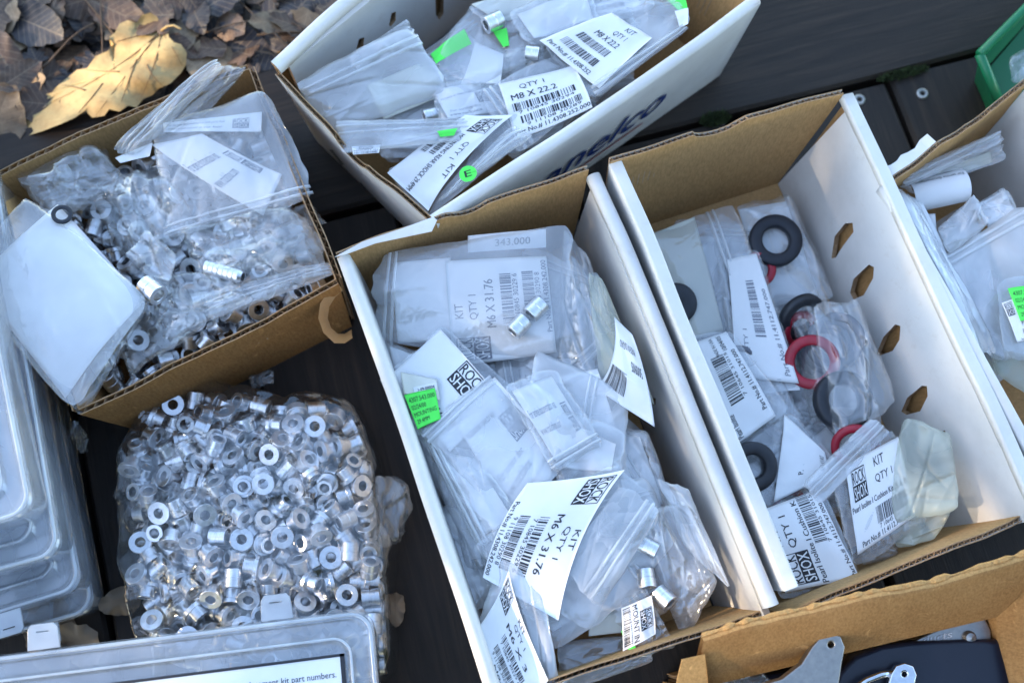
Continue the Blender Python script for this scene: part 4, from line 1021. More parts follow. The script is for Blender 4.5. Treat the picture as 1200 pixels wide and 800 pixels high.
SIM_A = '''1,-1992,3160,417,235,222,296;0,-2327,1993,408,0,157,236;0,-2065,2964,423,277,216,4;0,-2460,1902,423,193,59,20;1,-2631,2171,417,235,39,230;0,-2525,2703,423,277,98,261;0,-2293,3232,423,193,255,294;0,-2281,2226,423,255,120,276;0,-2164,3309,408,157,0,4;2,-2765,2612,388,0,0,109;0,-2566,3024,423,37,216,301;0,-2053,2785,423,59,120,45;0,-2328,2707,408,0,0,66;1,-1661,2745,417,79,222,278;0,-2495,2915,423,255,194,311;1,-2315,2347,417,235,65,16;1,-1518,2331,417,79,39,226;0,-2588,2440,423,277,216,258;0,-3110,2994,423,37,216,62;1,-2001,2572,417,235,222,282;0,-2888,2755,408,0,157,308;0,-1832,2571,423,37,216,241;1,-2951,2298,417,235,196,283;1,-2061,1945,417,235,65,25;0,-2105,2303,423,59,194,55;0,-1456,2600,423,277,216,62;0,-2731,2050,423,277,98,8;0,-1886,3089,408,0,0,204;0,-3064,2539,408,0,157,243;1,-2510,2166,417,79,222,1;0,-2787,3136,423,194,255,307;1,-1763,3308,417,79,13,100;2,-1802,2102,389,157,0,299;0,-2198,2801,426,203,252,40;0,-1661,3049,409,157,0,243;0,-2538,3287,428,56,221,44;1,-2516,2580,417,79,118,1;2,-2731,2199,433,235,249,84;0,-1569,2218,430,185,291,267;1,-2619,2907,418,0,0,287;1,-1748,2313,417,79,39,116;0,-2108,2060,423,93,13,277;0,-2463,2037,413,2,153,15;0,-1681,2568,408,0,0,163;0,-2129,2679,423,93,13,309;0,-1785,2994,423,59,120,21;0,-1942,3572,423,59,194,36;2,-2450,2449,388,0,157,278;1,-1845,2227,417,79,301,260;1,-1858,2857,417,235,39,227;0,-2139,3178,423,216,277,30;0,-2689,3196,408,0,0,294;1,-2421,3219,417,235,249,252;2,-1948,3008,433,79,301,289;1,-2600,2041,417,79,92,298;0,-2669,1625,423,221,14,21;2,-1646,2398,388,0,0,210;0,-2888,3103,423,194,255,307;0,-2342,1849,409,0,157,72;1,-2631,2577,417,79,65,79;0,-2019,2424,423,98,37,62;1,-3026,2415,417,79,39,20;1,-1798,2694,417,79,301,133;0,-1735,3171,423,277,98,302;0,-2329,2819,423,64,169,4;0,-2883,2549,431,182,27,43;1,-3142,2687,418,0,0,152;0,-2216,3430,408,0,0,62;0,-2317,2965,409,0,0,93;1,-2306,2473,417,235,301,253;0,-2700,2807,408,157,0,259;0,-1382,2480,431,79,301,256;0,-2688,2344,408,157,0,243;0,-1947,2024,408,0,157,236;1,-3032,2736,417,235,222,265;0,-2960,2497,506,201,13,253;0,-1915,2743,440,63,38,81;1,-2248,2095,418,157,0,261;2,-1688,2195,430,29,21,208;0,-2883,2409,408,0,157,296;1,-1802,3092,503,280,204,238;0,-2202,2915,433,79,310,149;0,-1517,2754,427,50,94,81;0,-2487,2311,409,0,157,282;1,-3086,2838,418,0,157,9;2,-1879,3472,388,0,0,20;0,-2185,2518,423,121,255,289;1,-2648,2106,511,293,52,3;1,-2450,2798,418,0,0,34;1,-1757,2469,424,5,156,267;0,-1906,2339,423,98,277,246;0,-2658,2694,423,64,169,14;1,-2725,1731,417,235,39,255;0,-2898,2163,408,0,0,131;2,-2044,2149,413,123,8,267;1,-1493,2463,417,79,196,15;0,-2705,3045,423,93,301,205;0,-1827,2081,480,255,194,7;2,-2344,1973,486,0,157,66;0,-1977,2885,423,216,277,304;1,-1875,3239,417,235,222,270;1,-2263,3104,417,79,13,18;0,-2388,2594,429,199,282,74;0,-2366,2138,423,221,13,193;0,-2319,3381,424,179,251,7;0,-2422,3043,423,216,277,290;2,-2359,2718,489,156,310,68;0,-2789,2697,481,292,271,165;0,-1733,2797,490,288,132,245;0,-1494,2264,519,284,190,74;0,-2559,3163,423,277,216,273;0,-2559,1687,424,91,301,278;0,-2200,1965,490,296,109,212;0,-2367,3148,504,12,114,6;0,-2775,1874,408,0,0,217;0,-2232,2304,513,190,292,63;0,-1943,3351,409,157,0,30;1,-1993,2813,539,269,279,0;0,-2108,3415,487,134,16,18;0,-2245,2622,446,16,48,305;0,-2734,3165,527,309,17,18;0,-1962,2172,443,280,307,248;1,-2445,2450,474,235,301,206;1,-3190,2794,418,0,0,295;0,-1583,2640,446,275,283,251;2,-2698,2802,485,0,0,261;1,-2205,2389,417,79,39,97;0,-1710,2908,423,93,301,43;0,-2963,2641,423,255,194,26;0,-2034,3069,526,255,310,240;0,-1915,2485,423,93,301,264;0,-2907,2896,408,157,0,73;1,-2383,2906,504,178,300,291;1,-3099,2594,514,79,249,256;2,-1837,3545,465,235,289,100;0,-2212,1878,408,0,0,195;1,-1824,2382,478,128,31,74;0,-2644,2496,514,295,134,240;1,-2747,2458,417,79,275,103;2,-2756,2908,427,266,123,53;0,-2565,2593,536,93,301,111;0,-2008,2282,488,48,299,77;0,-2116,2865,516,36,285,112;2,-2220,2477,508,170,26,264;0,-2758,2586,480,37,98,285;0,-2072,1946,536,37,216,1;0,-2748,1814,503,162,19,270;0,-2165,2186,423,276,97,88;2,-2579,2939,505,0,157,245;1,-1897,2927,512,263,294,152;1,-2079,2600,499,60,104,258;0,-2985,2346,522,195,6,32;2,-2398,2248,431,100,277,48;0,-2123,3079,482,313,216,7;0,-1390,2338,423,216,37,215;0,-2480,3095,537,181,253,305;1,-1590,2857,418,0,157,292;0,-2025,3465,430,201,10,252;0,-2554,1958,502,296,175,32;0,-2590,2266,489,132,293,80;0,-2420,3338,464,164,13,294;0,-1812,2664,536,221,13,99;0,-1781,3236,521,129,29,47;0,-1634,2301,501,5,122,310;1,-1815,3405,455,85,297,101;0,-2267,2902,545,34,18,219;0,-1753,2192,494,145,33,258;0,-2874,2895,505,0,157,292;0,-2441,1744,423,93,13,36;0,-2612,3098,530,11,197,214;0,-1583,2531,505,195,302,14;1,-2820,2992,417,79,301,191;0,-2834,1986,431,81,65,273;1,-3059,2765,529,75,25,109;2,-1612,2453,443,275,10,286;0,-2612,3241,509,282,194,244;0,-2340,3025,521,177,0,78;0,-1998,3256,510,47,160,306;2,-1698,2619,496,313,127,279;0,-2832,2495,533,43,303,94;0,-2604,2731,537,288,167,56;1,-2509,2114,532,0,0,93;0,-2345,2378,536,94,15,195;0,-1855,2808,541,27,182,283;0,-1486,2657,528,4,128,290;1,-2702,1673,531,22,175,56;0,-1912,3146,524,50,192,58;2,-2195,3001,433,110,252,278;1,-1884,2253,525,20,12,156;0,-2171,2657,553,243,68,47;0,-2652,1919,408,157,0,242;0,-2156,2089,542,7,11,220;1,-2917,2768,514,79,170,304;0,-3226,2920,408,0,157,48;1,-2491,2820,534,79,65,267;1,-2233,3352,514,236,300,287;0,-2012,2059,520,206,40,77;0,-2715,2937,548,0,18,298;1,-3241,2926,515,0,157,291;0,-1907,3480,510,19,190,90;2,-2099,2466,435,75,13,204;0,-1989,2504,530,112,29,306;0,-2290,2098,525,0,157,12;1,-2251,2774,549,28,4,221;0,-1614,2960,514,237,304,7;0,-2338,1814,520,277,98,295;1,-1347,2331,537,260,21,114;0,-2811,2134,484,0,268,144;0,-2452,2306,520,120,255,312;1,-2559,1824,418,79,211,47;1,-2466,2645,526,156,23,301;0,-2115,3288,520,98,277,219;0,-1438,2435,529,280,136,290;0,-2817,2280,445,313,149,270;1,-2131,2231,545,219,21,245;0,-2978,3022,409,0,157,306;1,-1907,2631,503,47,290,32;2,-1978,2370,544,0,279,204;0,-1663,3070,520,277,216,280;2,-2699,2367,485,157,0,2;0,-1901,2131,551,138,280,9;0,-2217,3196,526,278,52,234;1,-2117,2383,548,302,285,101;2,-2200,3029,559,5,156,278;0,-1943,3375,528,237,222,296;1,-3017,2922,508,227,298,53;1,-2332,2540,505,95,16,123;1,-2742,1771,600,234,45,100;1,-1709,2692,563,64,14,99;0,-2487,3216,536,255,188,302'''

# ------------------------------------------------------------------ printed labels
_txt = {}
def text_geo(s, bold):
    k = (s, bold)
    if k in _txt: return _txt[k]
    cu = bpy.data.curves.new('t', 'FONT')
    cu.body = s; cu.size = 1.0; cu.resolution_u = 2; cu.fill_mode = 'FRONT'
    cu.offset = 0.0
    o = bpy.data.objects.new('t', cu); C.objects.link(o)
    bpy.context.view_layer.update()
    me = bpy.data.meshes.new_from_object(o)
    v = np.array([q.co[:2] for q in me.vertices]) if len(me.vertices) else np.zeros((0, 2))
    f = [tuple(p.vertices) for p in me.polygons]
    bpy.data.objects.remove(o); bpy.data.curves.remove(cu); bpy.data.meshes.remove(me)
    lo, hi = v.min(0), v.max(0)
    v = (v-lo)/(hi-lo)
    if bold:
        dx = 0.026/(hi-lo)[0]; k = len(v)
        v = np.concatenate([v*(1-np.array([dx, 0])), v*(1-np.array([dx, 0]))+np.array([dx, 0])])
        f = f + [tuple(i+k for i in q) for q in f]
    _txt[k] = (v, f)
    return _txt[k]

def rects_geo(rects, seg=3):
    v, f = [], []
    for (x0, y0, x1, y1) in rects:
        n = len(v)
        for i in range(seg+1):
            y = y0+(y1-y0)*i/seg
            v += [(x0, y), (x1, y)]
        for i in range(seg): f.append((n+2*i, n+2*i+1, n+2*i+3, n+2*i+2))
    return v, f

def bars(x0, y0, x1, y1, seed):
    rnd = random.Random(seed)
    out, x = [], 0.0
    W = 95.0
    while x < W:
        w = rnd.choice((1, 1, 2, 3)); g = rnd.choice((1, 1, 2, 2, 3))
        if x+w > W: break
        out.append((x0+(x1-x0)*x/W, y0, x0+(x1-x0)*(x+w)/W, y1))
        x += w+g
    return rects_geo(out)

# one art item: ('t', text, x0, y0, x1, y1, bold) | ('b', x0, y0, x1, y1, seed) | ('l', x0, y0, x1, y1)
def art_m6(name='M6 X 31.76', no='Part No.# 11.4308.242.000'):
    return [('l', .03, .05, .25, .38), ('t', 'KIT', .44, .06, .58, .14, 0), ('t', 'QTY 1', .42, .20, .66, .29, 0), ('t', name, .33, .36, .80, .45, 1),
            ('b', .36, .52, .86, .63, 3), ('t', '7 10845 30229 6', .38, .64, .84, .69, 0), ('b', .36, .74, .86, .85, 5), ('t', '9 11108 30290 8', .38, .86, .84, .91, 0), ('t', no, .22, .935, .96, .99, 1)]
ART = {
 'm6': art_m6(),
 'm6s': art_m6('M6 X 3', 'Part No.# 11'),
 'm8': [('t', 'QTY 1', .25, .10, .58, .20, 0), ('t', 'M8 X 22.2', .10, .26, .70, .37, 1), ('b', .08, .43, .90, .56, 8), ('t', '7 10845 30294', .14, .57, .86, .62, 0),
        ('b', .14, .66, .92, .79, 9), ('t', '9 11108 30289', .2, .80, .9, .85, 0), ('t', 'Part No.# 11.4308.252.000', .02, .88, .99, .96, 1)],
 'm8b': [('t', 'KIT', .5, .06, .7, .14, 0), ('t', 'QTY 1', .42, .2, .68, .29, 0), ('t', 'M8 X 22.2', .25, .34, .70, .43, 1), ('b', .15, .50, .72, .62, 18), ('b', .12, .70, .72, .82, 19), ('t', 'Part No.# 11.4308.252', .05, .88, .75, .95, 1)],
 'shock': [('l', .05, .12, .22, .58), ('t', 'QTY 1', .33, .22, .52, .36, 0), ('t', 'KIT', .56, .08, .70, .20, 0), ('t', 'MOUNTING REAR SHOCK 29.4MM', .26, .50, .98, .60, 1),
           ('b', .24, .66, .56, .78, 21), ('b', .26, .83, .58, .94, 22)],
 'pearl': [('l', .08, .10, .33, .46), ('t', 'KIT', .50, .08, .68, .19, 0), ('t', 'QTY 1', .48, .28, .78, .39, 0), ('t', 'Pearl Isolite I Cushion Kit (5, 6, 8)', .02, .50, .98, .59, 1),
           ('b', .40, .63, .92, .82, 31), ('t', '7 10645 31015 2', .42, .83, .9, .88, 0), ('t', 'Part No.# 11.4112.747.000', .10, .90, .92, .97, 1)],
 'pearl2': [('t', 'KIT', .52, .05, .75, .18, 0), ('t', 'QTY 1', .48, .27, .86, .40, 0), ('l', .05, .12, .42, .50), ('t', 'Pearl Isolite I Cushion K', .02, .53, .98, .61, 1),
            ('b', .46, .64, 1.0, .82, 33), ('t', '7 10645 31015', .44, .83, .98, .88, 0), ('t', 'Part No.# 11.4112.747.000', .02, .92, .86, .985, 1)],
 'barc': [('t', 'Pearl Isolite', .02, .30, .25, .40, 1), ('b', .32, .42, .80, .68, 41), ('t', '7 10645 31015', .34, .70, .80, .76, 0), ('t', 'Part No.# 11.4112.747.000', .12, .86, .80, .95, 1),
          ('t', 'MADE IN USA', .78, .55, .98, .62, 0), ('t', '10/04/05', .82, .72, .98, .82, 1)],
 'part': [('t', 'Part No.# 11.4112.747.000', .05, .82, .72, .92, 1), ('b', .34, .45, .80, .66, 44), ('t', 'QTY 1', .2, .2, .4, .3, 0)],
 'torn': [('t', 'Part No.# 11.4112', .25, .84, .72, .95, 1), ('t', 'P.', .25, .40, .32, .50, 1)],
 'logo': [('l', .44, .02, .82, .40), ('t', 'QTY', .72, .60, .90, .70, 0), ('t', 'M6', .52, .72, .70, .83, 1), ('b', .44, .86, .74, .99, 51)],
 'web': [('l', .62, .36, .86, .66), ('t', 'For service doc', .10, .70, .62, .77, 0), ('t', 'www.rockshox', .05, .82, .60, .91, 1), ('t', 'ROCKSHOX 401 CHARCOT AVE', .05, .28, .60, .33, 0)],
 'two': [('t', 'For service documentation visit', .04, .30, .70, .42, 0), ('t', 'www.rockshox.com', .06, .55, .60, .66, 0), ('l', .80, .38, .94, .80)],
 'one': [('t', 'For service documentation and parts lists', .04, .25, .64, .45, 0), ('t', 'www.rockshox.com or your dealer', .04, .60, .62, .80, 0), ('l', .72, .25, .88, .80)],
 'date': [('b', .55, .12, .95, .42, 61), ('t', '50/09/05', .10, .50, .42, .62, 1), ('t', 'MADE IN USA', .2, .72, .6, .80, 0), ('t', 'QAD', .6, .70, .8, .80, 0)],
 'mount': [('l', .25, .06, .75, .44), ('t', 'MOUNT IN', .05, .50, .95, .66, 1), ('b', .05, .72, .95, .96, 71)],
 'corner': [('t', '343.000', .35, .35, .80, .75, 1)],
 'catalog': [('t', 'See RockShox Spare Parts Catalog for replacement kit part numbers.', .06, .10, .97, .20, 0)],
 'blank': [],
 'greentag': [('t', '4307.543.000', .08, .12, .95, .26, 0), ('t', '02/24/00', .08, .34, .60, .47, 0), ('t', 'MOUNTING', .08, .55, .92, .68, 0), ('t', '29.4MM', .1, .76, .6, .88, 0)],
 'num': [('t', '1-09-00004', .2, .3, .9, .7, 1)],
 'dot': [('t', 'E', .3, .3, .7, .7, 1)],
 'rolled': [('t', 'For service documentation', .06, .30, .94, .42, 0), ('t', 'www.rockshox.com', .2, .55, .8, .66, 1)],
}

def put_print(parent, art, fmap, fade=False, centre=(0, 0, 0)):
    """ink as thin faces just above the paper; fmap turns label (x, y) arrays into points"""
    groups = {'lettering': ([], []), 'barcode': ([], []), 'logo': ([], []), 'logo_letters': ([], [])}
    def add(k, v, f):
        V, F = groups[k]; n = len(V)
        V += [tuple(q) for q in v]; F += [tuple(n+i for i in q) for q in f]
    for it in art:
        if it[0] == 't':
            _, s, x0, y0, x1, y1, b = it
            v, f = text_geo(s, b)
            add('lettering', [(x0+(x1-x0)*p[0], y1+(y0-y1)*p[1]) for p in v], f)
        elif it[0] == 'b':
            v, f = bars(*it[1:5], it[5]); add('barcode', v, f)
        elif it[0] == 'l':
            _, x0, y0, x1, y1 = it
            w, h = x1-x0, y1-y0
            e = 0.025
            fr = [(x0+w*i/8, y0, x0+w*(i+1)/8, y0+h*e*1.5) for i in range(8)] + [(x0, y0, x0+w*e, y0+h*.5), (x1-w*e, y0, x1, y0+h*.5)]
            v, f = rects_geo(fr); add('logo', v, f)
            v, f = rects_geo([(x0+w*i/8, y0+h*.5, x0+w*(i+1)/8, y1) for i in range(8)], 6); add('logo', v, f)
            v, f = text_geo('ROCK', 1); add('logo', [(x0+w*(.05+.90*p[0]), y0+h*(.47-.40*p[1])) for p in v], f)
            v, f = text_geo('SHOX', 1); add('logo_letters', [(x0+w*(.05+.90*p[0]), y0+h*(.95-.40*p[1])) for p in v], f)
    for k, (V, F) in groups.items():
        if not V: continue
        a = np.array(V)
        off = 0.0006 if k == 'logo_letters' else 0.0003
        P3 = fmap(a[:, 0], a[:, 1], off)
        link(k, mesh(k, rel(P3, centre), F), M['paper'] if k == 'logo_letters' else (M['ink_grey'] if fade else M['ink']), parent)

# ------------------------------------------------------------------ polythene bags
class Patch:
    """a crumpled quad in space: four corners (photo pixel and height each), an arch and random creases"""
    def __init__(s, corners, seed, arch=(0.0, 0.0), crease=0.001, wave=0.0012, ncr=18, size=None):
        s.P = [at(*c) for c in corners]
        s.seed, s.arch, s.crease, s.wave = seed, arch, crease*0.95, wave
        rnd = random.Random(seed)
        s.cr = []
        for k in range(ncr):
            a = rnd.uniform(0, math.pi); cu, cv = rnd.random(), rnd.random()
            s.cr.append((math.cos(a), math.sin(a), cu, cv, rnd.uniform(-1, 1), rnd.choice((0.012, 0.02, 0.03, 0.07, 0.12)), rnd.uniform(0.12, 0.5)))
        A, B, Cc, D = s.P
        n = np.cross(B-A, D-A); n /= np.linalg.norm(n)
        if n[2] < 0: n = -n
        s.n = n
    def flat(s, u, v):
        A, B, Cc, D = s.P
        u = np.asarray(u, float)[..., None]; v = np.asarray(v, float)[..., None]
        return A*(1-u)*(1-v) + B*u*(1-v) + Cc*u*v + D*(1-u)*v
    def height(s, u, v, k=1.0, soft=False):
        u = np.asarray(u, float); v = np.asarray(v, float)
        h = s.arch[0]*4*u*(1-u) + s.arch[1]*4*v*(1-v)
        h = h + k*s.wave*(vnoise(u*2.3+s.seed, v*2.3, s.seed) + 0.5*vnoise(u*5.1, v*5.1+s.seed, s.seed+3))
        for (ca, sa, cu, cv, am, w, ln) in s.cr:
            if soft and w < 0.05: continue
            d = (u-cu)*ca + (v-cv)*sa; e = -(u-cu)*sa + (v-cv)*ca
            h = h + k*s.crease*am*np.exp(-np.abs(d)/w)*np.exp(-(e/ln)**2)
        return h
    def pt(s, u, v, off=0.0, k=1.0, soft=False):
        return s.flat(u, v) + (s.height(u, v, k, soft) + off)[..., None]*s.n
    def uv(s, px, py):
        U, V = np.meshgrid(np.linspace(-0.3, 1.3, 65), np.linspace(-0.3, 1.3, 65))
        a, b = pix(s.flat(U, V))
        i = np.argmin((a-px)**2+(b-py)**2)
        u, v = U.flat[i], V.flat[i]
        for _ in range(6):
            e = 1e-3
            f0 = np.array(pix(s.flat(u, v))).ravel(); fu = np.array(pix(s.flat(u+e, v))).ravel(); fv = np.array(pix(s.flat(u, v+e))).ravel()
            J = np.stack([(fu-f0)/e, (fv-f0)/e], 1)
            try: d = np.linalg.solve(J, np.array([px, py])-f0)
            except Exception: break
            u += d[0]; v += d[1]
        return u, v

def film_mesh(name, pa, t_top, t_bot, nu=34, nv=34, centre=(0, 0, 0)):
    u = np.linspace(0, 1, nu); v = np.linspace(0, 1, nv)
    U, V = np.meshgrid(u, v, indexing='ij')
    prof = np.clip((1-(2*U-1)**6)*(1-(2*V-1)**6), 0, 1)**0.7
    prof = prof*(0.75+0.35*vnoise(U*3+pa.seed, V*3, pa.seed+9))
    # edges wander a little so that the outline is not a ruled quad
    Uw = U + (0.022*vnoise(V*3, U*0+pa.seed, pa.seed+1) + 0.010*vnoise(V*9, U*0+pa.seed, pa.seed+4))*(np.abs(2*U-1)**3)
    Vw = V + (0.022*vnoise(U*3, V*0+pa.seed, pa.seed+2) + 0.010*vnoise(U*9, V*0+pa.seed, pa.seed+5))*(np.abs(2*V-1)**3)
    # corners pulled in and bent
    cr = (np.abs(2*U-1)*np.abs(2*V-1))**6
    Uw = Uw - np.sign(2*U-1)*0.03*cr; Vw = Vw - np.sign(2*V-1)*0.03*cr
    top = pa.pt(Uw, Vw, t_top*prof)
    bot = pa.pt(Uw, Vw, -t_bot*prof - 0.0003, 0.6)
    vv = np.concatenate([top.reshape(-1, 3), bot.reshape(-1, 3)])
    g = grid_np(nu, nv)
    return mesh(name, vv-np.asarray(centre), np.concatenate([g, g[:, ::-1]+nu*nv]))

_bagn = [0]
def bag(label, corners, mat='film', thick=0.003, papers=(), zip_at=None, seed=None, arch=(0, 0), crease=0.0012, wave=0.0018, group=None, name='parts_bag', cat='plastic bag', res=54):
    """a flat poly bag; papers: (art, px corners TL TR BR BL in reading order, material, fade, offset)"""
    _bagn[0] += 1
    seed = seed if seed is not None else _bagn[0]*7+3
    pa = Patch(corners, seed, arch, crease, wave)
    c = pa.pt(np.array(0.5), np.array(0.5)) - np.array([0, 0, thick])
    root = link(name, film_mesh(name, pa, thick, thick*0.7, res, res, c), M[mat], smooth=True, loc=tuple(c))
    tag(root, label, cat, group)
    if zip_at is not None:
        ax, pos = zip_at          # 'u' or 'v', where the strip lies
        w = 0.0011
        Lr = np.linalg.norm((pa.P[1]-pa.P[0]) if ax == 'u' else (pa.P[3]-pa.P[0]))
        zv, zf = [], []
        n = 30
        for rail in (-0.0022, 0.0022):
            k0 = len(zv)
            for i in range(n+1):
                t = i/n
                for q in range(5):
                    a = math.pi*q/4
                    o = pos + (rail - w*math.cos(a))/max(Lr, 1e-4)
                    uu, vv = (o, t) if ax == 'u' else (t, o)
                    pr = np.clip((1-(2*uu-1)**6)*(1-(2*vv-1)**6), 0, 1)**0.7
                    zv.append(pa.pt(np.array(uu), np.array(vv), thick*pr*0.9 + 0.0004 + w*0.8*math.sin(a)))
            for i in range(n):
                for q in range(4): zf.append((k0+i*5+q, k0+(i+1)*5+q, k0+(i+1)*5+q+1, k0+i*5+q+1))
        link('zip_strip', mesh('zip_strip', rel(zv, c), zf), M['zip'], root, smooth=True)
    for (art, quad, pm, fade, off) in papers:
        put_paper(root, pa, art, quad, pm, fade, off, c)
    return root, pa

def put_paper(root, pa, art, quad, pm='paper', fade=False, off=0.0, c=(0, 0, 0), name='label', kk=0.92, shape=None):
    q = np.array([pa.uv(*p) for p in quad])
    def fmap(x, y, o):
        x = np.asarray(x, float); y = np.asarray(y, float)
        uv = (q[0]*((1-x)*(1-y))[..., None] + q[1]*(x*(1-y))[..., None] + q[2]*(x*y)[..., None] + q[3]*((1-x)*y)[..., None])
        return pa.pt(uv[..., 0], uv[..., 1], off+o+(0.0012 if off > 0.0014 else 0), kk, True)
    n = 26
    X, Y = np.meshgrid(np.linspace(0, 1, n), np.linspace(0, 1, n), indexing='ij')
    if shape == 'disc':
        r = np.linspace(0, 1, n)[:, None]; a = np.linspace(0, 2*math.pi, n)[None, :]
        X = 0.5+0.5*r*np.cos(a); Y = 0.5+0.5*r*np.sin(a)
    top = fmap(X, Y, 0.0001).reshape(-1, 3); bot = fmap(X, Y, -0.0001).reshape(-1, 3)
    f = grid_faces(n, n) + grid_faces(n, n, n*n, True)
    k = n*n
    for i in range(n-1):
        f += [(i, i+1, k+i+1, k+i), ((n-1)*n+i, (n-1)*n+i+1, k+(n-1)*n+i+1, k+(n-1)*n+i), (i*n, (i+1)*n, k+(i+1)*n, k+i*n), (i*n+n-1, (i+1)*n+n-1, k+(i+1)*n+n-1, k+i*n+n-1)]
    lab = link(name, mesh(name, rel(np.concatenate([top, bot]), c), f), M[pm], root, smooth=False)
    for p in lab.data.polygons[:2*(n-1)**2]: p.use_smooth = True
    put_print(lab, ART[art], fmap, fade, c)
    return lab

def loose_paper(label, corners, art, mat='paper', seed=1, arch=(0, 0), wave=0.0008, name='paper_slip', cat='paper', fade=False):
    pa = Patch(corners, seed, arch, 0.0004, wave, 4)
    c = pa.pt(np.array(.5), np.array(.5))
    root = empty(name, tuple(c))
    tag(root, label, cat)
    put_paper(root, pa, art, [corners[0][:2], corners[1][:2], corners[2][:2], corners[3][:2]], mat, fade, 0.0, c, 'sheet', 1.0)
    return root

# ---- filler bags low in the bins
def fillers(base, zlo, zhi, n, label, group, seed, mats=('film', 'film_milky'), arts=('blank', 'm6', 'web'), size=(0.05, 0.085)):
    rnd = random.Random(seed)
    bb = np.array(base)*CM
    for i in range(n):
        s, t = rnd.uniform(.16, .84), rnd.uniform(.14, .86)
        ctr = bb[0]*(1-s)*(1-t)+bb[1]*s*(1-t)+bb[2]*s*t+bb[3]*(1-s)*t
        z = zlo+(zhi-zlo)*i/max(1, n-1)
        a = rnd.uniform(0, 6.28)
        w, h = rnd.uniform(*size)/2, rnd.uniform(*size)/2*1.25
        cs = []
        for sx, sy in ((-1, 1), (1, 1), (1, -1), (-1, -1)):
            x, y = sx*w*math.cos(a)-sy*h*math.sin(a), sx*w*math.sin(a)+sy*h*math.cos(a)
            px, py = pix(np.array([ctr[0]+x, ctr[1]+y, z]))
            cs.append((float(px), float(py), z+rnd.uniform(-.006, .006)))
        poly = [tuple(q) for q in bb]
        def inside(x, y):
            r = False
            for i2 in range(4):
                (xa, ya), (xb, yb) = poly[i2], poly[i2-1]
                if (ya > y) != (yb > y) and x < (xb-xa)*(y-ya)/(yb-ya)+xa: r = not r
            return r
        for k in range(4):
            q = at(*cs[k])
            for _ in range(12):
                m_ = q[:2] + (q[:2]-ctr)*0.12
                if inside(m_[0], m_[1]): break
                q[:2] = ctr + (q[:2]-ctr)*0.88
            px, py = pix(q); cs[k] = (float(px), float(py), cs[k][2])
        def mid(k, m): return (cs[k][0]*(1-m)+cs[(k+2) % 4][0]*m, cs[k][1]*(1-m)+cs[(k+2) % 4][1]*m)
        m0 = rnd.uniform(.1, .2)
        quad = [mid(k, m0) for k in range(4)]
        bag(label, cs, rnd.choice(mats), 0.004, [(rnd.choice(arts), quad, 'paper', True, 0.0)], ('v', .1), seed=seed*50+i, group=group, crease=0.003, wave=0.003, res=20)

fillers(bC, .040, .076, 20, 'crumpled clear bag buried under the labelled bags in the middle bin', 'bags low in the middle bin', 5)
fillers(bB, .040, .068, 13, 'crumpled clear bag buried under the bags in the lettered white bin', 'bags low in the lettered bin', 6)
fillers(bD, .008, .030, 16, 'crumpled clear bag lying at the bottom of the slotted bin', 'bags low in the slotted bin', 7, arts=('blank', 'part'))
fillers([(25.6, 27), (33, 32), (38, 20), (31, 15)], .03, .055, 7, 'milky bag buried in the white bin at the picture edge', 'bags low in the edge bin', 8, ('film_milky', 'film_old'))

# ---- box C
def P4(z, *pts): return [(p[0], p[1], z) if len(p) == 2 else p for p in pts]
bag('large clear bag leaning on the brown back wall, long label upright inside it', P4(.078, (443, 298, .090), (668, 262, .098), (690, 425, .074), (434, 402, .072)), 'film', .006,
    [('corner', [(548, 276), (640, 268), (640, 290), (548, 296)], 'paper', False, -.004),
     ('m6', [(531, 428), (522, 306), (640, 300), (652, 412)], 'paper', True, 0.0), ('blank', [(460, 308), (528, 302), (528, 400), (466, 402)], 'paper', True, -.001)],
    ('u', .08), crease=.0018, arch=(.003, .002))
bag('clear bag with a shiny crumpled side beside the upright label, by the bin wall', P4(.076, (660, 268, .092), (690, 300, .090), (742, 470, .080), (652, 440, .074)), 'film_thin', .004, (), None, crease=.003, wave=.003)
bag('narrow yellowish bag with a curled dated label against the bin side wall', P4(.082, (690, 318, .092), (708, 330, .094), (770, 480, .090), (700, 440, .080)), 'film_old', .002,
    [('date', [(768, 500), (700, 455), (722, 372), (742, 392)], 'paper', False, .0025)], crease=.002)
bag('clear bag with folded paper corner in the middle of the heap', P4(.080, (630, 410), (742, 462, .084), (722, 566, .082), (610, 500, .080)), 'film_milky', .004,
    [('blank', [(640, 440), (700, 432), (728, 520), (660, 540)], 'paper', True, 0.0)], ('u', .6), crease=.002)
bag('bag with a white label turned cornerwise, square logo at its upper corner', P4(.084, (520, 380, .083), (622, 470, .087), (528, 560, .088), (440, 444, .080)), 'film_thin', .002,
    [('logo', [(517, 387), (590, 470), (528, 530), (455, 444)], 'paper', False, .0022)], crease=.0008, wave=.0008)
bag('bag carrying a bright green sticker over folded tan paper by the white wall', P4(.088, (466, 434), (516, 442), (520, 512), (484, 510)), 'film_thin', .0015,
    [('blank', [(470, 437), (512, 446), (516, 470), (474, 462)], 'paper_cream', False, .0017), ('num', [(484, 455), (512, 449), (513, 458), (486, 463)], 'paper', False, .0019),
     ('greentag', [(474, 464), (510, 456), (517, 492), (490, 504)], 'green', False, .0024)], crease=.0005, wave=.0006)
bag('tall clear bag with pleated edge running down along the white wall', P4(.078, (478, 505), (540, 500, .082), (600, 650, .082), (560, 668, .074)), 'film', .004, (), ('u', .35), crease=.002)
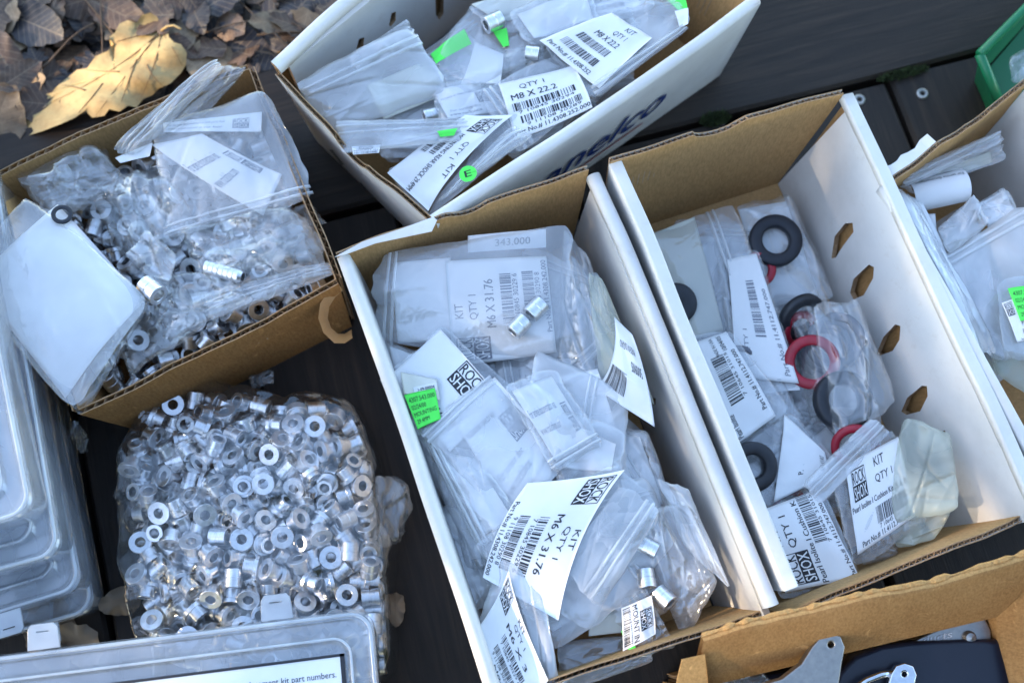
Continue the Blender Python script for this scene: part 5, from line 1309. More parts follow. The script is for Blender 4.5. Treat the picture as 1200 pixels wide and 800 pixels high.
bag('bag with a faded service leaflet showing a web address, lying in mid heap', P4(.091, (572, 438, .089), (668, 535, .091), (602, 625, .093), (492, 508, .089)), 'film_milky', .0022,
    [('web', [(522, 478), (580, 442), (650, 520), (602, 604)], 'paper', True, .0004), ('blank', [(574, 470), (650, 520), (645, 560), (560, 612)], 'paper', True, -.0006)], ('u', .06), crease=.0016)
bag('flat clear bag over white paper just above the square logo label', P4(.089, (640, 470), (735, 505), (728, 560), (655, 575)), 'film', .003,
    [('blank', [(648, 480), (722, 520), (716, 552), (660, 548)], 'paper', True, 0.0)], crease=.002)
bag('topmost bag with upside down label reading M6 X 31.76, square logo in its corner', P4(.096, (716, 538, .096), (776, 598, .094), (690, 742, .090), (548, 640, .092)), 'film_thin', .0028,
    [('m6', [(731, 551), (654, 726), (566, 676), (618, 566)], 'paper', False, .0025)], None, crease=.0012, arch=(.002, .002))
bag('milky zip bag folded over the lower half of the topmost label', P4(.099, (728, 566), (776, 596), (702, 712, .092), (655, 660, .097)), 'film_milky', .002, (), ('u', .72), crease=.0015)
bag('bag at the front of the middle bin whose label ends at M6 X 3', P4(.094, (588, 640, .094), (636, 690, .096), (660, 830, .092), (556, 740, .088)), 'film_milky', .0035,
    [('m6s', [(598, 668), (644, 795), (602, 828), (562, 735)], 'paper', False, .0044)], None, crease=.0016)
bag('clear bag holding two silver spacers against the bin side wall', P4(.076, (738, 598, .086), (795, 590, .090), (842, 682, .084), (800, 752, .066)), 'film', .006, (), None, crease=.0025, wave=.002)
bag('small crinkled pouch with a logo and the word MOUNT near the front wall', P4(.080, (726, 702), (758, 690, .082), (794, 760, .080), (738, 772, .078)), 'film_thin', .002,
    [('mount', [(763, 697), (768, 742), (730, 762), (728, 712)], 'paper', False, .0022), ('blank', [(728, 738), (738, 742), (748, 764), (736, 760)], 'green', False, .0018)], crease=.002)
bag('flat empty bag lying along the front wall of the middle bin', P4(.070, (652, 752), (760, 742), (768, 775), (660, 812)), 'film', .004, [('blank', [(690, 700), (742, 690), (736, 740), (690, 745)], 'paper_cream', True, 0.0)], None, crease=.002)
bag('hazy bag slumped between topmost label bag and the side wall', P4(.078, (690, 560), (760, 560, .082), (792, 640, .084), (680, 745, .074)), 'film_milky', .005, (), ('v', .2), crease=.0025)
bag('clear bag rim showing between the front label and the white wall', P4(.074, (505, 590), (560, 600), (590, 700), (548, 720)), 'film_milky', .004, [('web', [(515, 600), (552, 606), (580, 690), (552, 700)], 'paper', True, 0)], None, crease=.002)

bag('clear bag with a white slip behind the two silver spacers', P4(.070, (690, 640, .074), (760, 590, .078), (806, 700, .070), (722, 745, .066)), 'film', .004, [('blank', [(700, 650), (752, 620), (770, 690), (716, 720)], 'paper', True, 0)], None, crease=.002)
bag('clear bag with a white slip along the side wall below the dated label', P4(.072, (712, 500), (760, 505, .080), (790, 600, .078), (730, 600)), 'film', .004, [('blank', [(716, 506), (750, 512), (776, 590), (734, 592)], 'paper', True, 0)], None, crease=.002)
bag('clear bag with a white slip under the square logo label', P4(.072, (448, 400), (520, 420), (540, 520), (462, 470)), 'film', .004, [('blank', [(456, 406), (514, 424), (526, 500), (470, 464)], 'paper', True, 0)], None, crease=.002)
bag('clear bag with a white slip in the front left of the middle bin', P4(.076, (520, 560), (575, 580), (590, 660), (548, 670)), 'film', .004, [('blank', [(528, 568), (570, 586), (580, 650), (552, 655)], 'paper', True, 0)], None, crease=.002)
bag('hazy bag with a long white slip lying over the back of the service leaflet', P4(.093, (590, 452), (652, 430, .090), (708, 520, .092), (650, 556, .094)), 'film', .003, [('two', [(600, 458), (646, 440), (694, 516), (652, 540)], 'paper', True, 0)], ('v', .9), crease=.002)
bag('milky zip bag slanting from the white wall towards the topmost label', P4(.092, (500, 520, .088), (560, 528, .092), (618, 620, .094), (560, 640, .090)), 'film', .003, [('blank', [(512, 528), (556, 536), (604, 612), (566, 626)], 'paper', True, 0)], ('u', .15), crease=.002)
bag('milky bag with a white slip in the right front of the middle bin', P4(.078, (770, 560, .086), (806, 570, .092), (856, 690, .088), (800, 640, .080)), 'film_milky', .003, [('blank', [(776, 570), (800, 578), (840, 664), (804, 640)], 'paper', True, 0)], None, crease=.002)
# ---- box B
bag('big grey milky bag standing against the slotted inner wall of the lettered bin', P4(.080, (345, 96, .100), (482, 28, .098), (530, 108, .080), (392, 158, .082)), 'film_milky', .006, [('blank', [(430, 100), (500, 70), (525, 110), (450, 140)], 'paper_cream', True, -.002)], ('v', .22), crease=.0022, wave=.002)
bag('narrow bag fold poking up behind the grey milky bag', P4(.092, (408, 66), (478, 24), (486, 40), (416, 84)), 'film_milky', .003, (), None, crease=.001)
bag('zip edge of a bag with a green print dot along the brown end wall', P4(.088, (392, 142, .098), (556, 138, .090), (552, 164, .090), (400, 180, .096)), 'film_milky', .003,
    [('mount', [(412, 172), (446, 170), (444, 180), (414, 182)], 'paper', True, .001), ('blank', [(512, 156), (536, 152), (532, 160), (516, 162)], 'green', False, .0025)], ('v', .3), crease=.001)
bag('bag with a slanted REAR SHOCK label and square logo near the end wall', P4(.086, (606, 128, .090), (600, 176, .088), (498, 260, .084), (448, 200, .082)), 'film_thin', .002,
    [('shock', [(602, 138), (503, 250), (455, 205), (546, 138)], 'paper', False, .0022)], crease=.001)
r_, pa_ = bag('clear zip bag with a round green sticker beside the long white rim', P4(.094, (600, 146), (626, 160, .096), (546, 214, .096), (508, 240, .094)), 'film', .004, (), ('u', .5), crease=.002)
sq_ = [(536, 198, .099), (556, 192, .100), (561, 209, .100), (541, 216, .099)]
put_paper(r_, Patch(sq_, 5, (0, 0), .0002, .0002), 'dot', [q[:2] for q in sq_], 'green', False, .0003, np.array(r_.location), 'sticker', shape='disc')
bag('bag with a label reading M8 X 22.2 over two barcodes', P4(.089, (560, 108), (648, 64, .092), (712, 98, .092), (608, 182, .088)), 'film', .0022,
    [('m8', [(584, 100), (672, 78), (694, 128), (604, 166)], 'paper', False, .0021)], ('u', .12), crease=.0014)
bag('bag of papers with a second M8 label beside the long white rim', P4(.095, (628, 44), (735, 8, .096), (770, 50, .096), (698, 116, .093)), 'film_thin', .002,
    [('m8b', [(716, 18), (764, 46), (702, 106), (632, 50)], 'paper', False, .0021)], None, crease=.0012)
bag('clear bag with a silver spacer and folded green slip in the lettered bin', P4(.083, (498, 74), (560, 0, .086), (640, 60, .088), (540, 118, .084)), 'film', .004,
    [('blank', [(505, 66), (545, 38), (553, 54), (512, 78)], 'green', False, .002), ('blank', [(578, 40), (594, 36), (597, 56), (590, 58)], 'green', False, .003), ('blank', [(556, 50), (590, 64), (586, 100), (540, 100)], 'paper', True, .001)], None, crease=.0025)
bag('bag with cream leaflet at the top edge of the picture', P4(.090, (548, 8), (640, -30, .090), (670, 20, .092), (590, 42, .088)), 'film', .003, [('blank', [(552, 6), (640, -20), (664, 8), (585, 28)], 'paper_cream', True, .001)], None, crease=.0015)
bag('bag with a printed label end touching the top edge of the picture', P4(.091, (650, -10), (745, -40), (770, 10, .094), (690, 36, .092)), 'film_milky', .003, [('m8b', [(680, -20), (740, -30), (752, 14), (690, 24)], 'paper', True, .001)], None)
bag('clear bag of loose spacers between the M8 labels', P4(.084, (586, 50), (690, 14), (700, 66), (600, 108)), 'film_thin', .006, (), None, crease=.003, wave=.003)
bag('slim stack of zip edges wedged along the long white rim', P4(.100, (690, 100, .098), (800, 28, .100), (806, 34, .094), (700, 116, .092)), 'film', .003, (), ('v', .4), crease=.001)
bag('bag with pinkish corner by the far brown end of the lettered bin', P4(.092, (730, 10), (790, -10), (812, 22, .098), (752, 70, .095)), 'film_milky', .003, [('blank', [(776, -6), (800, -14), (806, 12), (796, 14)], 'green', False, .001), ('blank', [(790, 16), (806, 12), (806, 30), (796, 34)], 'paper', False, .002)], None)
bag('clear bag with a white slip between the grey milky bag and the M8 label', P4(.084, (500, 100), (580, 84), (606, 130), (520, 150)), 'film', .004, [('web', [(508, 106), (572, 92), (596, 126), (526, 142)], 'paper', True, 0)], None, crease=.002)
bag('hazy bag spread over the slips at the top of the lettered bin', P4(.096, (596, 12), (690, -20), (706, 26), (620, 56)), 'film', .003, [('blank', [(606, 16), (684, -10), (696, 22), (626, 46)], 'paper', True, 0)], None, crease=.002)
bag('clear bag of dark spacers low beside the grey milky bag', P4(.070, (380, 110), (520, 100), (555, 150), (400, 168)), 'film', .006, (), None, crease=.003)

# ---- box D
bag('clear bag with a cream card and a dark rubber disc against the brown back wall', P4(.030, (752, 276, .034), (862, 236, .040), (930, 448, .032), (812, 412, .030)), 'film_thin', .005,
    [('blank', [(760, 276), (814, 254), (848, 388), (796, 400)], 'paper_cream', True, .001)], ('u', .72), crease=.0016)
bag('clear bag with white card and a thick slate ring in the back corner', P4(.024, (862, 240, .030), (928, 226, .034), (980, 352, .030), (892, 362, .024)), 'film_thin', .006,
    [('blank', [(866, 244), (922, 234), (960, 346), (900, 360)], 'paper', True, -.003)], None, crease=.0018)
bag('bag with a narrow part number label standing mid bin between the rings', P4(.038, (838, 300), (888, 290, .042), (940, 452, .046), (866, 470, .040)), 'film_thin', .002,
    [('part', [(862, 442), (852, 306), (886, 298), (936, 450)], 'paper', True, .002), ('blank', [(884, 462), (934, 440), (938, 456), (912, 458)], 'paper', True, -.001)], None, crease=.001)
bag('bag whose label shows a big barcode and date, tucked along the white wall', P4(.046, (800, 398), (856, 386), (925, 480, .050), (842, 540, .046)), 'film_thin', .002,
    [('barc', [(848, 532), (799, 408), (850, 390), (908, 488)], 'paper', False, .0022)], None, crease=.001)
bag('clear pouch with a coil and a pale ring beside the barcode label', P4(.038, (840, 392), (905, 420), (948, 500, .042), (880, 500)), 'film', .006, (), None, crease=.003, wave=.003)
bag('bag with a torn white label over dark rubber parts', P4(.046, (850, 530), (925, 478), (985, 545, .050), (900, 605, .048)), 'film_thin', .0025,
    [('torn', [(905, 590), (918, 486), (966, 530), (972, 556)], 'paper', False, .0022)], None, crease=.0015)
bag('clear bag of stacked grey, red and black rings along the slotted wall', P4(.040, (922, 352), (985, 352, .050), (1030, 480, .050), (950, 500, .042)), 'film_thin', .010, (), None, crease=.003, wave=.002)
bag('clear bag spread over the dark rings against the lower slots', P4(.056, (950, 356, .058), (1006, 350, .064), (1052, 474, .064), (976, 512, .058)), 'film_thin', .005, (), None, crease=.003, wave=.003)
bag('ribbed zip strip of a bag crossing between the rings and the lower labels', P4(.062, (940, 566), (1022, 488, .066), (1044, 506, .066), (962, 592, .062)), 'film_milky', .002, (), ('v', .5), crease=.0006)
bag('bag with a crumpled label headed KIT QTY 1 and a red ring behind it', P4(.060, (968, 548), (1046, 500, .064), (1082, 612, .060), (1000, 668, .056)), 'film_thin', .003,
    [('pearl', [(989, 545), (1050, 512), (1071, 604), (1003, 650)], 'paper', False, .0025)], None, crease=.0018)
bag('bag at the front of the slotted bin with its label printed sideways', P4(.058, (878, 606), (962, 566, .060), (1012, 680, .056), (916, 704, .056)), 'film_thin', .002,
    [('pearl2', [(919, 694), (886, 600), (956, 574), (1005, 676)], 'paper', False, .0022)], None, crease=.0008)
bag('yellowed empty bag bulging against the slotted wall at the front', P4(.064, (1056, 488, .072), (1112, 505, .082), (1124, 596, .080), (1034, 618, .056)), 'film_old', .003, (), None, crease=.003, wave=.002)
bag('yellowed bag corner folded down behind the crumpled label', P4(.056, (1028, 600), (1122, 585, .074), (1096, 632, .066), (1052, 642, .054)), 'film_old', .002, (), None, crease=.002)
bag('clear bag tip hanging below the crumpled label', P4(.050, (1000, 630), (1050, 610), (1052, 652), (1012, 662)), 'film_thin', .004, (), None, crease=.003)
bag('bag of slate rubber parts below the torn label', P4(.040, (852, 520), (930, 520), (950, 590), (880, 606)), 'film', .004, (), None, crease=.003)

# ---- box E
bag('long folded bag lying along the brown end wall of the edge bin', P4(.080, (1052, 206, .088), (1172, 152, .096), (1176, 168, .090), (1064, 218, .084)), 'film_milky', .003, (), ('v', .4), crease=.001)
bag('second folded bag lying just below it in the edge bin', P4(.078, (1050, 212), (1176, 168, .088), (1182, 186, .084), (1070, 228, .076)), 'film_milky', .003, [('blank', [(1080, 206), (1160, 178), (1164, 190), (1084, 218)], 'paper_cream', True, 0)], None, crease=.001)
def curled():
    c = at(1100, 225, .07)
    root = empty('curled_leaflet', tuple(c))
    tag(root, 'white leaflet curled into a roll with faint print, in the edge bin', 'leaflet')
    a0, a1 = at(1064, 236, .070), at(1128, 222, .076)
    ax = (a1-a0); L = np.linalg.norm(ax); ax /= L
    sd = np.cross(ax, [0, 0, 1.0]); sd /= np.linalg.norm(sd)
    def fm(x, y, o):
        th = 0.1 + 3.3*np.asarray(y)
        r = 0.010 + 0.004*np.asarray(y) - o
        P = a0 + ax*(np.asarray(x)*L)[..., None] + sd*(r*np.cos(th))[..., None]
        P = P + np.array([0, 0, 1.0])*(r*np.sin(th)+0.002)[..., None]
        return P
    n = 24
    X, Y = np.meshgrid(np.linspace(0, 1, n), np.linspace(0, 1, n), indexing='ij')
    v = np.concatenate([fm(X, Y, 0.0).reshape(-1, 3), fm(X, Y, 0.0003).reshape(-1, 3)])
    sh = link('sheet', mesh('sheet', rel(v, c), grid_faces(n, n)+grid_faces(n, n, n*n, True)), M['paper'], root, smooth=True)
    put_print(sh, ART['rolled'], lambda x, y, o: fm(1-x, y*0.5+.45, -o-0.0001), False, c)
curled()
bag('hazy bag corner standing up in the middle of the edge bin', P4(.080, (1098, 268), (1142, 228, .090), (1160, 262, .086), (1112, 300, .080)), 'film_milky', .003, [('blank', [(1060, 248), (1096, 250), (1100, 300), (1070, 290)], 'paper', True, -.002)], None, crease=.0015)
bag('crumpled white bag beside the inner wall of the edge bin', P4(.078, (1140, 240), (1178, 218, .086), (1196, 250, .084), (1158, 268, .080)), 'film_milky', .003, [('blank', [(1144, 240), (1176, 222), (1190, 250), (1158, 264)], 'paper', True, 0)], None, crease=.002)
bag('big milky zip bag with a bright white zip line across the edge bin', P4(.084, (1100, 300, .080), (1215, 230, .088), (1240, 420, .082), (1158, 420, .076)), 'film_milky', .006, [('blank', [(1110, 300), (1160, 280), (1180, 420), (1140, 400)], 'paper', True, -.004)], ('v', .08), crease=.0022, wave=.002)
bag('bag with a green numbered sticker over a white logo label in the edge bin', P4(.092, (1168, 330), (1216, 318), (1222, 420), (1176, 410)), 'film_thin', .0015,
    [('m6', [(1172, 356), (1212, 340), (1216, 395), (1190, 402)], 'paper', False, .0015), ('greentag', [(1178, 340), (1216, 334), (1220, 372), (1193, 378)], 'green', False, .0022)], None, crease=.0006, wave=.0006)
bag('long hazy bag draped along the left inner wall of the edge bin', P4(.082, (1046, 222, .096), (1072, 232, .084), (1172, 410, .082), (1148, 420, .096)), 'film_milky', .003, [('blank', [(1060, 240), (1080, 236), (1150, 370), (1135, 380)], 'paper', True, -.001)], None, crease=.001)
bag('greenish rounded bag low at the picture edge', P4(.070, (1140, 350), (1215, 370), (1218, 470), (1168, 440)), 'film_old', .007, (), None, crease=.002)

# ---- box A
bag('large clear zip bag with two printed paper strips on top of the bushings', P4(.078, (176, 150, .086), (312, 104, .092), (370, 232, .086), (194, 282, .078)), 'film', .005,
    [('one', [(193, 146), (309, 134), (307, 156), (194, 157)], 'paper', True, .0015), ('two', [(178, 170), (238, 158), (330, 204), (308, 252)], 'paper', True, .0005),
     ('blank', [(136, 186), (180, 168), (176, 184), (142, 192)], 'paper', True, .001)], ('v', .92), crease=.002, wave=.0018)
bag('long rolled clear bag mouth sticking up over the back rim of the carton', P4(.094, (128, 176, .086), (252, 68, .100), (262, 78, .104), (160, 182, .088)), 'film', .007, (), ('v', .5), crease=.002)
bag('clear bag tail spread along the back rim of the carton', P4(.092, (150, 172, .088), (256, 78, .100), (292, 78, .096), (226, 150, .086)), 'film_thin', .004, (), None, crease=.002, wave=.002)
bag('big bag with a blank white sheet hanging out over the carton front corner', P4(.094, (30, 224, .098), (176, 348, .092), (88, 486, .094), (-40, 330, .100)), 'film', .004,
    [('blank', [(68, 240), (168, 352), (76, 466), (-30, 330)], 'paper', True, -.001)], None, crease=.0016, arch=(.004, .003))
bag('dark crinkled bag strip with a see-through edge at the carton front corner', P4(.088, (166, 346, .090), (178, 352, .088), (98, 488, .086), (74, 466, .092)), 'film_thin', .003, (), None, crease=.002)
bag('stiff crinkled film scrap catching warm light in the middle of the carton', P4(.084, (170, 268, .086), (208, 298, .090), (196, 342, .084), (146, 300, .080)), 'film', .002, (), None, crease=.003, wave=.002)
bag('bulging clear bag with a ribbed sleeve at the right side of the carton', P4(.072, (236, 290), (362, 252, .078), (384, 312, .078), (240, 346, .070)), 'film_thin', .010, (), None, crease=.004, wave=.004)
bag('folded zip end of a bag lying along the carton front rim', P4(.078, (238, 342, .076), (388, 306, .082), (392, 322, .084), (242, 378, .080)), 'film', .004, (), ('v', .5), crease=.0012)
bag('loose clear bag of bushings in the front corner of the carton', P4(.068, (130, 360), (200, 320), (245, 380, .074), (150, 440, .074)), 'film_thin', .007, (), None, crease=.004, wave=.003)
bag('loose clear bag over bushings at the back left of the carton', P4(.070, (20, 200, .076), (120, 170), (170, 240), (60, 250)), 'film_thin', .008, (), None, crease=.004, wave=.004)
bag('loose clear bag over bushings below the printed strips', P4(.068, (110, 235), (180, 215), (215, 290), (140, 300)), 'film_thin', .008, (), None, crease=.004, wave=.004)
bag('small open bag mouth beside the carton back rim', P4(.076, (45, 205, .080), (78, 190, .082), (96, 225), (60, 236)), 'film', .005, (), None, crease=.003)
bag('crumpled hazy bag over bushings in the very middle of the carton', P4(.076, (120, 210, .078), (196, 196, .080), (232, 268, .078), (160, 300, .074)), 'film_thin', .008, (), None, crease=.004, wave=.005)
bag('crumpled hazy bag across the right half of the carton', P4(.078, (210, 268, .078), (340, 240, .084), (388, 292, .082), (232, 330, .076)), 'film_thin', .009, (), None, crease=.004, wave=.005)
bag('crumpled hazy bag under the folded zip end at the carton front', P4(.074, (170, 318, .076), (260, 318, .078), (300, 352, .080), (190, 400, .078)), 'film_thin', .007, (), None, crease=.004, wave=.004)
bag('crumpled hazy bag in the back left corner of the carton', P4(.076, (14, 206, .080), (110, 168, .082), (150, 215, .078), (58, 262, .076)), 'film_thin', .008, (), None, crease=.004, wave=.005)
bag('clear bag of bushings against the right wall of the carton', P4(.070, (285, 255), (366, 238), (384, 262), (300, 290)), 'film_thin', .008, (), None, crease=.004, wave=.003)

# ------------------------------------------------------------------ bushings
def bushing_mesh(t):
    mm = 0.0005       # profile values are diameters in mm
    b = 0.35
    if t == 0:
        pr = [(6.5+b, 0), (14.5-b, 0), (14.5, .18), (14.5, 2.6), (14.5-b, 2.8), (10.6, 2.8), (10.5, 9.3), (10.5-b, 9.5), (6.5+b, 9.5), (6.5, 9.3), (6.5, .2)]; L = 9.5
    elif t == 1:
        pr = [(6.5+b, 0), (11.5-b, 0), (11.5, .2), (11.5, 5.2), (11.1, 5.4), (11.1, 6.1), (11.5, 6.3), (11.5, 11.3), (11.5-b, 11.5), (6.5+b, 11.5), (6.5, 11.3), (6.5, .2)]; L = 11.5
    else:
        pr = [(6.5+b, 0), (15-b, 0), (15, .2), (15, 2.8), (15-b, 3.0), (10, 3.0), (10, 5.3), (10-b, 5.5), (6.5+b, 5.5), (6.5, 5.3), (6.5, .2)]; L = 5.5
    pr = [(d*mm, (z-L/2)*0.001) for d, z in pr]
    me = lathe('bushing', pr, 20)
    auto_smooth(me, 30)
    me.materials.append(M['alu'])
    return me
BUSH = [bushing_mesh(i) for i in range(3)]

def sim_rows(s):
    return [tuple(int(q) for q in r.split(',')) for r in s.split(';')]

def scatter(rows, n_single, label, group, stuff_label):
    pos = np.array([[r[1], r[2], r[3]] for r in rows])*1e-4
    cover = []
    pu, pv = pix(pos)
    for i in range(len(rows)):
        d2 = (pos[:, 0]-pos[i, 0])**2 + (pos[:, 1]-pos[i, 1])**2
        above = pos[:, 2] - pos[i, 2]
        cover.append(float(np.sum((d2 < 0.010**2)*np.clip(above-0.002, 0, 1))) + (0 if (0 < pu[i] < 1200 and 0 < pv[i] < 800) else 1))
    order = np.argsort(cover)
    V, F = [], []
    for k, i in enumerate(order):
        t, rot = rows[i][0], Euler([a/50 for a in rows[i][4:7]])
        if k < n_single:
            o = link('bushing', BUSH[t], loc=tuple(pos[i]))
            o.rotation_euler = rot; o.scale = (1.03, 1.03, 1.03)
            tag(o, label, 'bushing', group)
        else:
            m = Matrix.Translation(Vector(pos[i])) @ rot.to_matrix().to_4x4()
            n = len(V)
            V += [m @ q.co for q in BUSH[t].vertices]
            F += [tuple(n+j for j in p.vertices) for p in BUSH[t].polygons]
    me = mesh('bushings', V, F)
    auto_smooth(me, 30)
    o = link('bushings', me, M['alu'])
    tag(o, stuff_label, 'bushings', group, 'stuff')
    return pos

posG = scatter(sim_rows(SIM_G), 230, 'silver flanged bushing in the big clear bag lying on the boards', 'bushings in the big clear bag', 'silver bushings heaped deeper inside the big clear bag')
posA = scatter(sim_rows(SIM_A), 70, 'silver bushing among the small bags inside the brown carton', 'bushings in the brown carton', 'silver bushings lying deeper in the brown carton')

def spacer(u, v, z, t, rot, label, s=1.0):
    o = link('spacer', BUSH[t], loc=tuple(at(u, v, z)))
    o.rotation_euler = rot; o.scale = (s, s, s)
    tag(o, label, 'spacer')
spacer(628, 362, .090, 1, (1.5, 0, -0.75), 'silver spacer showing through the upright label bag, upper of two', 1.05)
spacer(608, 382, .089, 1, (1.5, 0, -0.75), 'silver spacer showing through the upright label bag, lower of two', 1.05)
spacer(757, 678, .082, 1, (1.4, 0.1, 0.1), 'silver spacer in the clear bag by the side wall, further back of two')
spacer(778, 700, .081, 1, (1.2, 0.2, 0.7), 'silver spacer in the clear bag by the side wall, showing its bore')
spacer(578, 26, .092, 1, (1.4, 0, -1.0), 'silver spacer above the folded green slip in the lettered bin', 1.1)
spacer(505, 135, .078, 1, (1.4, 0, -1.2), 'small silver spacer inside the grey milky bag', 0.9)
spacer(624, 62, .094, 1, (1.5, 0, 1.4), 'small silver spacer left of the second M8 label', 0.8)
spacer(760, 640, .084, 1, (1.5, 0, 1.1), 'silver spacer under the hazy bag beside the topmost label', 1.0)
spacer(178, 340, .087, 1, (1.35, 0, 0.9), 'bright silver sleeve lying at the corner of the blank white sheet', 1.25)
spacer(372, 172+80, .0, 0, (0, 0, 0), 'x') if False else None

def ring(name, u, v, z, r_out, r_in, h, mat, rot, label, cat='ring'):
    b = min(0.0012, h*0.25)
    me = lathe(name, [(r_in, b), (r_in+b, 0), (r_out-b, 0), (r_out, b), (r_out, h-b), (r_out-b, h), (r_in+b, h), (r_in, h-b)], 36)
    auto_smooth(me, 60)
    o = link(name, me, M[mat], loc=tuple(at(u, v, z)))
    o.rotation_euler = rot
    tag(o, label, cat)
    return o
ring('rubber_ring', 907, 284, .033, .0188, .0098, .008, 'rubber_grey', (0.1, 0.0, 0), 'thick slate grey rubber ring in the back corner of the slotted bin')
ring('rubber_ring', 888, 316, .034, .0125, .0070, .004, 'rubber_red', (0.2, 0.1, 0), 'red rubber ring half hidden behind the part number label')
ring('rubber_disc', 792, 356, .036, .0145, .0015, .004, 'rubber', (0.2, 0, 0), 'flat dark rubber disc beside the cream card', 'disc')
ring('rubber_ring', 936, 368, .036, .0175, .0100, .007, 'rubber', (0.9, 0.2, 0.3), 'black rubber ring standing on edge above a red one')
ring('rubber_ring', 936, 386, .032, .0140, .0085, .004, 'rubber_red', (0.6, 0.2, 0.3), 'dark red rubber ring under the black ring on edge')
ring('rubber_ring', 952, 424, .047, .0185, .0115, .006, 'rubber_red', (0.25, -0.35, 0), 'bright red rubber ring in the middle of the slotted bin')
for k in range(4):
    ring('rubber_ring', 966+5*k, 412-5*k, .040+.0035*k, .0185, .0125, .0032, 'rubber_clear', (0.2, -0.5, 0.1*k), 'pale grey rubber ring, number %s from the bottom of its leaning stack' % ('one', 'two', 'three', 'four')[k])
ring('rubber_ring', 985, 470, .048, .0200, .0110, .009, 'rubber', (0.1, 0.1, 0), 'thick black rubber ring near the lower slots')
ring('rubber_ring', 1002, 522, .052, .0155, .0100, .005, 'rubber_red', (0.5, -0.3, 0), 'red rubber ring behind the crumpled label')
ring('rubber_ring', 866, 420, .038, .0100, .0062, .005, 'rubber_clear', (0.5, 0, 0), 'pale ring peeking out beside the barcode label')
ring('rubber_ring', 878, 546, .047, .0165, .0080, .010, 'rubber', (0.2, 0.1, 0), 'dark slate rubber ring under the torn label')
ring('rubber_ring', 925, 592, .038, .0120, .0075, .004, 'rubber_red', (0.3, 0.1, 0), 'dark red ring glimpsed below the torn label')
ring('washer', 73, 252, .1010, .0068, .0040, .0016, 'rubber_grey', (-0.1, 0.2, 0), 'dark grey washer lying on the bag with the blank sheet', 'washer')

# ribbed sleeve in the carton
prof = [(.0035, -.016), (.0058, -.016)]
for k in range(7):
    z = -.016+.0046*k
    prof += [(.0060, z), (.0063, z+.0005), (.0063, z+.0038), (.0060, z+.0043)]
prof += [(.0045, .018), (.0035, .018)]
me = lathe('threaded_sleeve', prof, 20); auto_smooth(me, 30)
o = link('threaded_sleeve', me, M['alu'], loc=tuple(at(262, 318, .080))); o.rotation_euler = (1.45, 0, 1.25); o.scale = (.8, .8, .8)
tag(o, 'ribbed silver sleeve in the bulging clear bag of the carton', 'sleeve')

# ------------------------------------------------------------------ the big bag round the bushings
def big_bag():
    gp = [(146, 525), (160, 490), (185, 464), (222, 447), (262, 450), (300, 458), (335, 466), (380, 462), (414, 476), (436, 520), (445, 560), (447, 600), (452, 700), (458, 790), (380, 830), (300, 838), (168, 775), (152, 690), (142, 600)]
    out = np.array([at(u, v, .030)[:2] for u, v in gp])
    cen = out.mean(0)
    # resample the outline smoothly
    ang = np.arctan2(*(out-cen).T[::-1]); rad = np.linalg.norm(out-cen, axis=1)
    o = np.argsort(ang); ang, rad = ang[o], rad[o]
    NA, NR = 230, 70
    th = np.linspace(-math.pi, math.pi, NA, endpoint=False)
    rr = np.interp(th, np.concatenate([ang-2*math.pi, ang, ang+2*math.pi]), np.tile(rad, 3))
    rr = np.convolve(np.tile(rr, 3), np.ones(5)/5, 'same')[NA:2*NA]
    rr = rr*1.0 + 0.0018*vnoise(th*6, th*0, 3) + 0.0012*vnoise(th*15, th*0, 5)
    rho = np.concatenate([np.linspace(0.03, 1.0, NR-7), np.linspace(1.005, 1.03, 7)])
    RH, TH = np.meshgrid(rho, th, indexing='ij')
    RRR = rr[None, :]*np.clip(RH, 0, 1.02)
    X = cen[0]+RRR*np.cos(TH); Y = cen[1]+RRR*np.sin(TH)
    Z = np.full(X.shape, 0.0)
    for p in posG:
        d2 = (X-p[0])**2+(Y-p[1])**2
        Z = np.maximum(Z, p[2]+0.0094-d2*16.0)
    edge = np.clip((1.0-RH)/0.10, 0, 1)
    Z = np.minimum(Z, 0.022 + 0.05*np.sqrt(edge))
    # sharp folds fanning from the gathered corner, and tight wrinkles
    fo = np.zeros_like(Z)
    rnd = random.Random(8)
    for k in range(44):
        a = rnd.uniform(0, math.pi); cx, cy = cen[0]+rnd.uniform(-.075, .075), cen[1]+rnd.uniform(-.09, .09)
        d = (X-cx)*math.cos(a)+(Y-cy)*math.sin(a); e = -(X-cx)*math.sin(a)+(Y-cy)*math.cos(a)
        fo += rnd.uniform(-0.3, 1.0)*0.0036*np.exp(-np.abs(d)/0.0018)*np.exp(-(e/rnd.uniform(.015, .05))**2)
    Z = Z + fo + 0.0010*vnoise(X*120, Y*120, 7)
    low = np.clip((RH-1.0)/0.03, 0, 1)
    Z = np.where(RH > 1.0, (1-low)*0.020+0.0008, np.maximum(Z, 0.012))
    base = np.array([cen[0], cen[1], 0.0])
    v = np.stack([X, Y, Z], -1).reshape(-1, 3)
    f = []
    for i in range(len(rho)-1):
        for j in range(NA):
            j2 = (j+1) % NA
            f.append((i*NA+j, (i+1)*NA+j, (i+1)*NA+j2, i*NA+j2))
    f.append(tuple(range(NA))[::-1])
    root = link('bushing_bag', mesh('bushing_bag', rel(v, base), f), M['film_big'], smooth=True, loc=tuple(base))
    tag(root, 'big bulging clear plastic bag full of hundreds of silver bushings on the boards', 'plastic bag')
    # gathered film tail at its right edge
    pa = Patch([(436, 556, .028), (466, 560, .012), (474, 636, .006), (446, 640, .024)], 91, (0, .004), .006, .005)
    link('bag_tail', film_mesh('bag_tail', pa, .006, .002, 26, 26, base), M['film_thin'], root, smooth=True)
big_bag()
